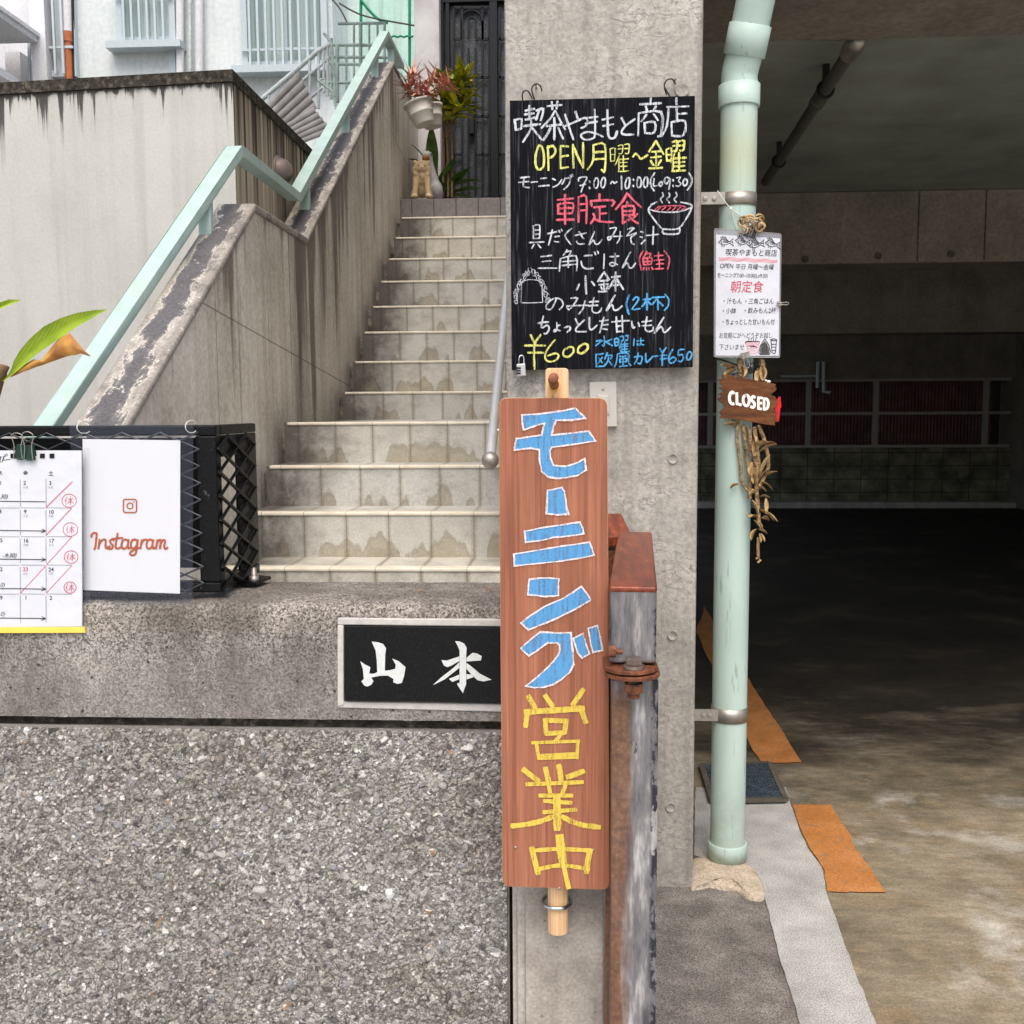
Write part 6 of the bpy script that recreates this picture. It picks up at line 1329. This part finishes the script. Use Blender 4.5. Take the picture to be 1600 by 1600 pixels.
for ln, r in (([(200, 120), (195, 300), (225, 500), (240, 690), (285, 775), (330, 790)], .0045), ([(255, 150), (270, 320), (300, 520), (320, 700), (315, 850)], .0055), ([(300, 180), (340, 380), (385, 540), (375, 720), (390, 880), (400, 1000), (405, 1100)], .0058), ([(400, 150), (450, 270), (490, 440), (495, 560), (440, 680), (400, 760)], .0055), ([(360, 170), (380, 330), (400, 500), (400, 640)], .006)):
    m = braid(dense([C6(x, y) for x, y in ln], 6), r); m.build('husk_rope', MATS['rope'], gl)
for ln, r in (([(470, -590), (450, -560), (430, -540)], .006), ([(230, -480), (225, -420), (235, -370), (230, -310)], .008), ([(425, -480), (440, -420), (420, -360), (410, -280)], .0085), ([(400, 1230), (395, 1330), (400, 1430)], .0042)):
    m = braid(dense([C6(x, y) for x, y in ln], 5), r); m.build('husk_rope', MATS['rope'], gl)
def husk(x, y, ang, L, w, droop=.5, d=-.006, lift=-.3):
    an = RAD(ang); m = MB()
    m.blade(C6(x, y, d), (math.cos(an), lift * random.uniform(.2, 1), math.sin(an)), L, w, droop, 7, random.uniform(.3, .9)); m.build('husk', MATS['husk'], gl)
for a in ((190, 160, 160, .045, .018), (230, 120, 200, .03, .014), (265, 150, -60, .03, .014), (330, 410, 150, .04, .012, .1), (410, 410, 40, .06, .024), (380, 400, 60, .05, .02, .9), (460, 340, 25, .035, .016), (340, 500, -95, .05, .022), (330, 620, -70, .035, .02), (420, 640, 70, .075, .02, .1), (400, 690, 60, .05, .024), (430, 700, -5, .045, .018, 1.2), (440, 660, 40, .05, .016), (330, 870, -65, .05, .016, .1), (400, 960, -30, .07, .013, .1), (440, 960, -45, .05, .012, .1), (470, 850, -90, .05, .014, .2), (420, 840, 10, .03, .014), (210, 720, 190, .03, .014, .6), (395, 1040, 160, .025, .014), (430, 1050, 0, .025, .014), (400, 1080, -60, .03, .016), (390, 1150, -20, .035, .014, .2), (385, 1150, -120, .04, .016, .4), (405, 1190, -80, .03, .016, .1), (420, 1190, -65, .03, .012, .1), (350, 1060, -50, .04, .007, .2), (390, 780, 200, .03, .016), (400, 740, -20, .03, .016), (370, 560, -100, .05, .016), (300, 560, -80, .05, .02), (420, 560, -100, .06, .02), (360, 300, -90, .05, .02), (350, 240, -80, .06, .018), (390, 260, -95, .06, .018),
          (180, -400, 190, .03, .02), (160, -390, 150, .045, .024), (130, -370, -120, .04, .018), (190, -380, 200, .05, .02), (230, -430, -80, .04, .02), (420, -430, -80, .05, .018), (450, -430, -95, .05, .02), (400, -400, -100, .05, .016)): husk(*a)
for x, y in ((290, 1010), (310, 1025), (330, 1015), (385, 1430), (415, 1450), (400, 1465)):
    mb = MB(); mb.ball(C6(x, y), (.0045, .004, .004), 10, 6); mb.build('knot', MATS['husk'], gl)
# tuft of curled husks over the menu's top clip
r_ = random.Random(4)
for k in range(26):
    c = P(1166 + r_.uniform(-14, 26), 352 + r_.uniform(-12, 9), YH - .01 - r_.uniform(0, .02)); an = r_.uniform(0, 6.28); m = MB()
    R1 = r_.uniform(.008, .016); tl = r_.uniform(-.5, .5); w1 = r_.uniform(.003, .006)
    pts = [c + Vector((R1 * math.cos(an + q * .5), -.004 * q * .3, R1 * math.sin(an + q * .5) * .8 + tl * .002 * q)) for q in range(8)]
    m.tube(pts, [w1 * .4, w1 * .7, w1 * .8, w1 * .8, w1 * .8, w1 * .8, w1 * .6, w1 * .2], 5); m.build('curled_husk', MATS['husk' if k % 3 else 'rope'], gl)

# ================================================================== LAMINATED MENU
YM = py_ - R0 - .034
mn = thing('laminated_menu', 'laminated white handwritten menu sheet clipped to the green pipe', 'menu', P(1168, 560, YM))
M = lambda x, y: (1090 + x / 5.714, 320 + y / 5.714)
cor = [M(148, 212), M(748, 258), M(735, 1365), M(145, 1360)]
mb = MB(); mb.prism([P(*c, YM + .001) for c in rr4(cor, 3)], (0, .0006, 0)); mb.build('film', MATS['laminate'], mn)
mb = MB(); cc = rr4(cor, 3); mb.tube([P(*c, YM + .0005) for c in cc], .0008, 6, True); mb.build('film_edge', MATS['clip_silver'], mn)
mb = MB()
c4 = [Vector((*M(165, 264),)), Vector((*M(735, 300),)), Vector((*M(724, 1348),)), Vector((*M(160, 1346),))]
def pf(u, v):
    p = c4[0].lerp(c4[1], u).lerp(c4[3].lerp(c4[2], u), v); return P(p.x, p.y, YM)
mb.grid(pf, 6, 8); mb.build('paper', MATS['paper'], mn)
ik, rk, pk, gk = MB(), MB(), MB(), MB(); YI2 = YM
SL = .055
def mw(m, txt, x, y, h, sx=.92, sl=SL): words(m, txt, *M(x, y), h / 5.714 * 1.25, YI2, sx, .14, sl * .6, .0)
mw(ik, '喫茶やまもと商店', 246, 448, 54, .86, .03)
mw(ik, 'OPEN', 196, 565, 46, .82, .0); mw(ik, '平日 月曜～金曜', 336, 572, 42, .9, .02)
mw(ik, 'モーニング7:00~10:00(Lo9:30)', 172, 645, 38, .74, .02)
mw(rk, '朝定食', 288, 772, 92, .86, .02)
for txt, x, y in (('・汁もん', 212, 880), ('・三角ごはん', 405, 882), ('・小鉢', 205, 968), ('・飲みもん2杯', 400, 965), ('・ちょっとした甘いもん付', 205, 1066), ('お気軽に2Fへどうぞお越し', 188, 1188), ('下さいませ', 188, 1292)): mw(ik, txt, x, y, 46, .80 if len(txt) < 11 else .70, .0)
for k in range(3): stroke(pk, [M(190 + i * 26, 470 + k * 11 + i * 1.2 + 5 * math.sin(i * 1.1 + k * .5)) for i in range(21)], 1.1, YI2, 1)
def fish(x, y, flip, tl):
    def q(a, b): return M(x + a, y + b + tl * a)
    stroke(ik, [q(-60, 5), q(-30, -22), q(10, -22), q(40, 0), q(75, -28), q(65, 5), q(78, 38), q(40, 12), q(10, 28), q(-30, 26), q(-60, 5)], 1.0, YI2, .9)
    for ln in ([(-35, -20), (-30, 24)], [(-45, 0), (-42, 2)], [(-20, -5), (30, 0)], [(-15, 8), (28, 8)], [(-30, -22), (-40, -40), (-20, -30), (-25, -48), (-5, -30), (-5, -45), (15, -24)], [(-20, 28), (-30, 45)], [(-5, 30), (-12, 48)], [(-10, -14), (25, -8)], [(45, 2), (70, 4)]): stroke(ik, [q(a, b) for a, b in ln], 1.0, YI2, .9)
for x, y, tl in ((245, 330, 0), (395, 325, .2), (520, 352, -.2), (662, 345, .2)): fish(x, y, 1, tl)
for st in parse('430 1235 550 1232 525 1325 460 1325 430 1235/440 1250 545 1248/450 1265 480 1255 500 1270 530 1260/455 1280 490 1290 520 1275/465 1305 520 1303'): stroke(pk, [M(*a) for a in st], 1.3, YI2, .9)
for st in parse('425 1232 430 1222 552 1220 553 1232/460 1190 456 1218/480 1188 477 1216/500 1188 498 1216/520 1190 519 1218/448 1262 500 1258 530 1275/470 1270 520 1266'): stroke(ik, [M(*a) for a in st], 1.0, YI2, .9)
poly(gk, [M(*a) for a in ((600, 1215), (620, 1240), (640, 1290), (640, 1330), (560, 1330), (555, 1300), (570, 1250))], YI2 - .0008)
for st in parse('600 1195 560 1260 545 1320 560 1335 640 1335 650 1310 635 1250 600 1195/655 1205 665 1320 690 1330 697 1310 705 1205/650 1205 680 1195 708 1205 680 1215 650 1205/658 1245 703 1245/660 1270 700 1270/664 1300 698 1300/585 1240 580 1320/600 1235 600 1325/615 1245 620 1325'): stroke(ik, [M(*a) for a in st], 1.2, YI2, .9)
ik.build('black_handwriting', MATS['ink'], mn); rk.build('red_handwriting', MATS['ink_red'], mn); pk.build('pink_drawing', MATS['ink_pink'], mn); gk.build('grey_drawing', MATS['pipe_grey'], mn)
binder_clip('binder_clip', 'black binder clip at the top of the laminated menu, half under dry husks', 1173, 363, 20, 15, YM - .003, 'clip_black', 'clip_silver', .3, ((-.28, .6), (.25, .6)))
binder_clip('binder_clip', 'silver binder clip on the bottom edge of the laminated menu', 1164, 555, 15, 8, YM - .003, 'clip_silver', 'clip_silver', -.25, ((-.1, 2.0),), -1)
binder_clip('binder_clip', 'small silver binder clip on the right edge of the laminated menu', 1217.5, 475, 8, 6, YM - .003, 'clip_silver', 'clip_silver', math.pi / 2, ((.0, 1.6),), 1)

# ================================================================== CLOSED SIGN
YC_ = py_ - R0 - .03
cs = thing('closed_sign', 'small brown wooden plank sign with white lettering reading CLOSED, on the green pipe', 'sign', P(1168, 662, YC_))
Z = lambda x, y: (1100 + x / 10, 540 + y / 10)
ol = [(270, 450), (400, 462), (700, 520), (960, 572), (1080, 592), (1128, 605), (1110, 632), (1138, 680), (1125, 700), (1046, 765), (1110, 800), (1150, 850), (1150, 905), (1118, 915), (1140, 935), (1128, 960), (1100, 975), (1092, 990), (1120, 1005), (1105, 1015), (1142, 1040), (1130, 1060), (1116, 1072), (1140, 1100), (1122, 1120), (1140, 1135), (1130, 1170), (1165, 1190), (1105, 1195), (1112, 1250), (1000, 1240), (700, 1185), (450, 1145), (250, 1135), (250, 1100), (278, 1085), (238, 1048), (262, 1010), (350, 948), (280, 905), (210, 840), (240, 815), (280, 788), (225, 760), (300, 715), (280, 690), (225, 665), (290, 625), (235, 590), (270, 560), (210, 530), (300, 500)]
mb = MB(); mb.prism([P(*Z(a, b), YC_) for a, b in ol], (0, .007, 0)); mb.build('plank', MATS['wood_closed'], cs, bevel=.0008)
mb = MB()
def cw(txt, w=4.6):
    for st in parse(txt, 1100, 540, 10): stroke(mb, st, w, YC_ - .0012, .95, 5 if len(st) > 3 else None, 0, 1e-5)
cw('462 745 442 725 415 745 398 800 405 870 435 910 462 908'); cw('512 745 515 905/512 905 575 925'); cw('655 775 620 800 612 870 640 930 680 935 705 880 700 810 680 780 655 775', 4.4)
cw('792 810 770 795 745 815 750 860 780 890 790 935 765 965 735 955', 4.4); cw('850 815 850 985/850 815 905 818/850 895 895 900/850 985 890 990', 4.2); cw('938 830 938 995/940 830 985 840 1006 900 990 975 940 998', 4.2)
mb.build('lettering', MATS['white_paint'], cs)
mb = MB(); mb.tube([P(*Z(460, 470), YC_ + .008), P(*Z(500, 425), YC_ + .008), P(*Z(640, 420), YC_ + .01), P(*Z(690, 400), YC_ + .01)], .0012, 6); mb.build('hanging_cord', MATS['cable'], cs)
rp_ = MB(); rp_.prism([P(*Z(a, b), YC_ + .009) for a, b in ((1100, 850), (1150, 840), (1165, 800), (1195, 800), (1212, 960), (1195, 975), (1170, 1190), (1120, 1160))], (0, .006, 0)); o = rp_.build('red_tag', MATS['red_plastic'], bevel=.0006); tag(o, 'bright red plastic tag sticking out behind the closed sign', 'tag')
mb = MB(); mb.ball(P(*Z(1010, 565), YC_ + .012), (.0065, .005, .005), 12, 8); mb.ball(P(*Z(960, 545), YC_ + .014), (.005, .005, .004), 12, 8); o = mb.build('white_bead', MATS['white_paint']); tag(o, 'two small white beads resting on the top edge of the closed sign', 'beads')
t_ = thing('wound_cord', 'black cord wound round the green pipe between menu and closed sign', 'cord', P(1150, 580, py_))
mb = MB(); mb.tube(smooth_line([P(*Z(150, 190), py_ - .02), P(*Z(330, 240), py_ - R0 - .004), P(*Z(560, 320), py_ - R0 - .006), P(*Z(680, 360), py_ - R0 - .006), P(*Z(790, 400), py_ - .02)], 5), .0024, 8); mb.tube(smooth_line([P(*Z(430, 455), py_ - R0 - .004), P(*Z(520, 430), py_ - R0 - .006), P(*Z(620, 410), py_ - R0 - .006), P(*Z(700, 400), py_ - R0 - .006)], 5), .0016, 8); mb.build('strand', MATS['cable'], t_)
binder_clip('binder_clip', 'black binder clip on the pipe cord above the closed sign', 1171, 578, 13, 7, py_ - R0 - .012, 'clip_black', 'clip_black', .9, ((-.25, 1.6), (.25, 1.6)))
mb = MB(); 
for o_ in (0, 6): mb.tube(smooth_line([P(*Z(615 + o_ * 14, 230), py_ - R0 - .006), P(*Z(622 + o_ * 12, 300 + o_ * 8), py_ - R0 - .006), P(*Z(655 + o_ * 11, 290 + o_ * 4), py_ - R0 - .006), P(*Z(640 + o_ * 14, 250), py_ - R0 - .006)], 4), .0009, 6)
o = mb.build('clip_lever', MATS['cable']); tag(o, 'two thin black wire clip loops lying on the green pipe below the menu', 'clip wire')
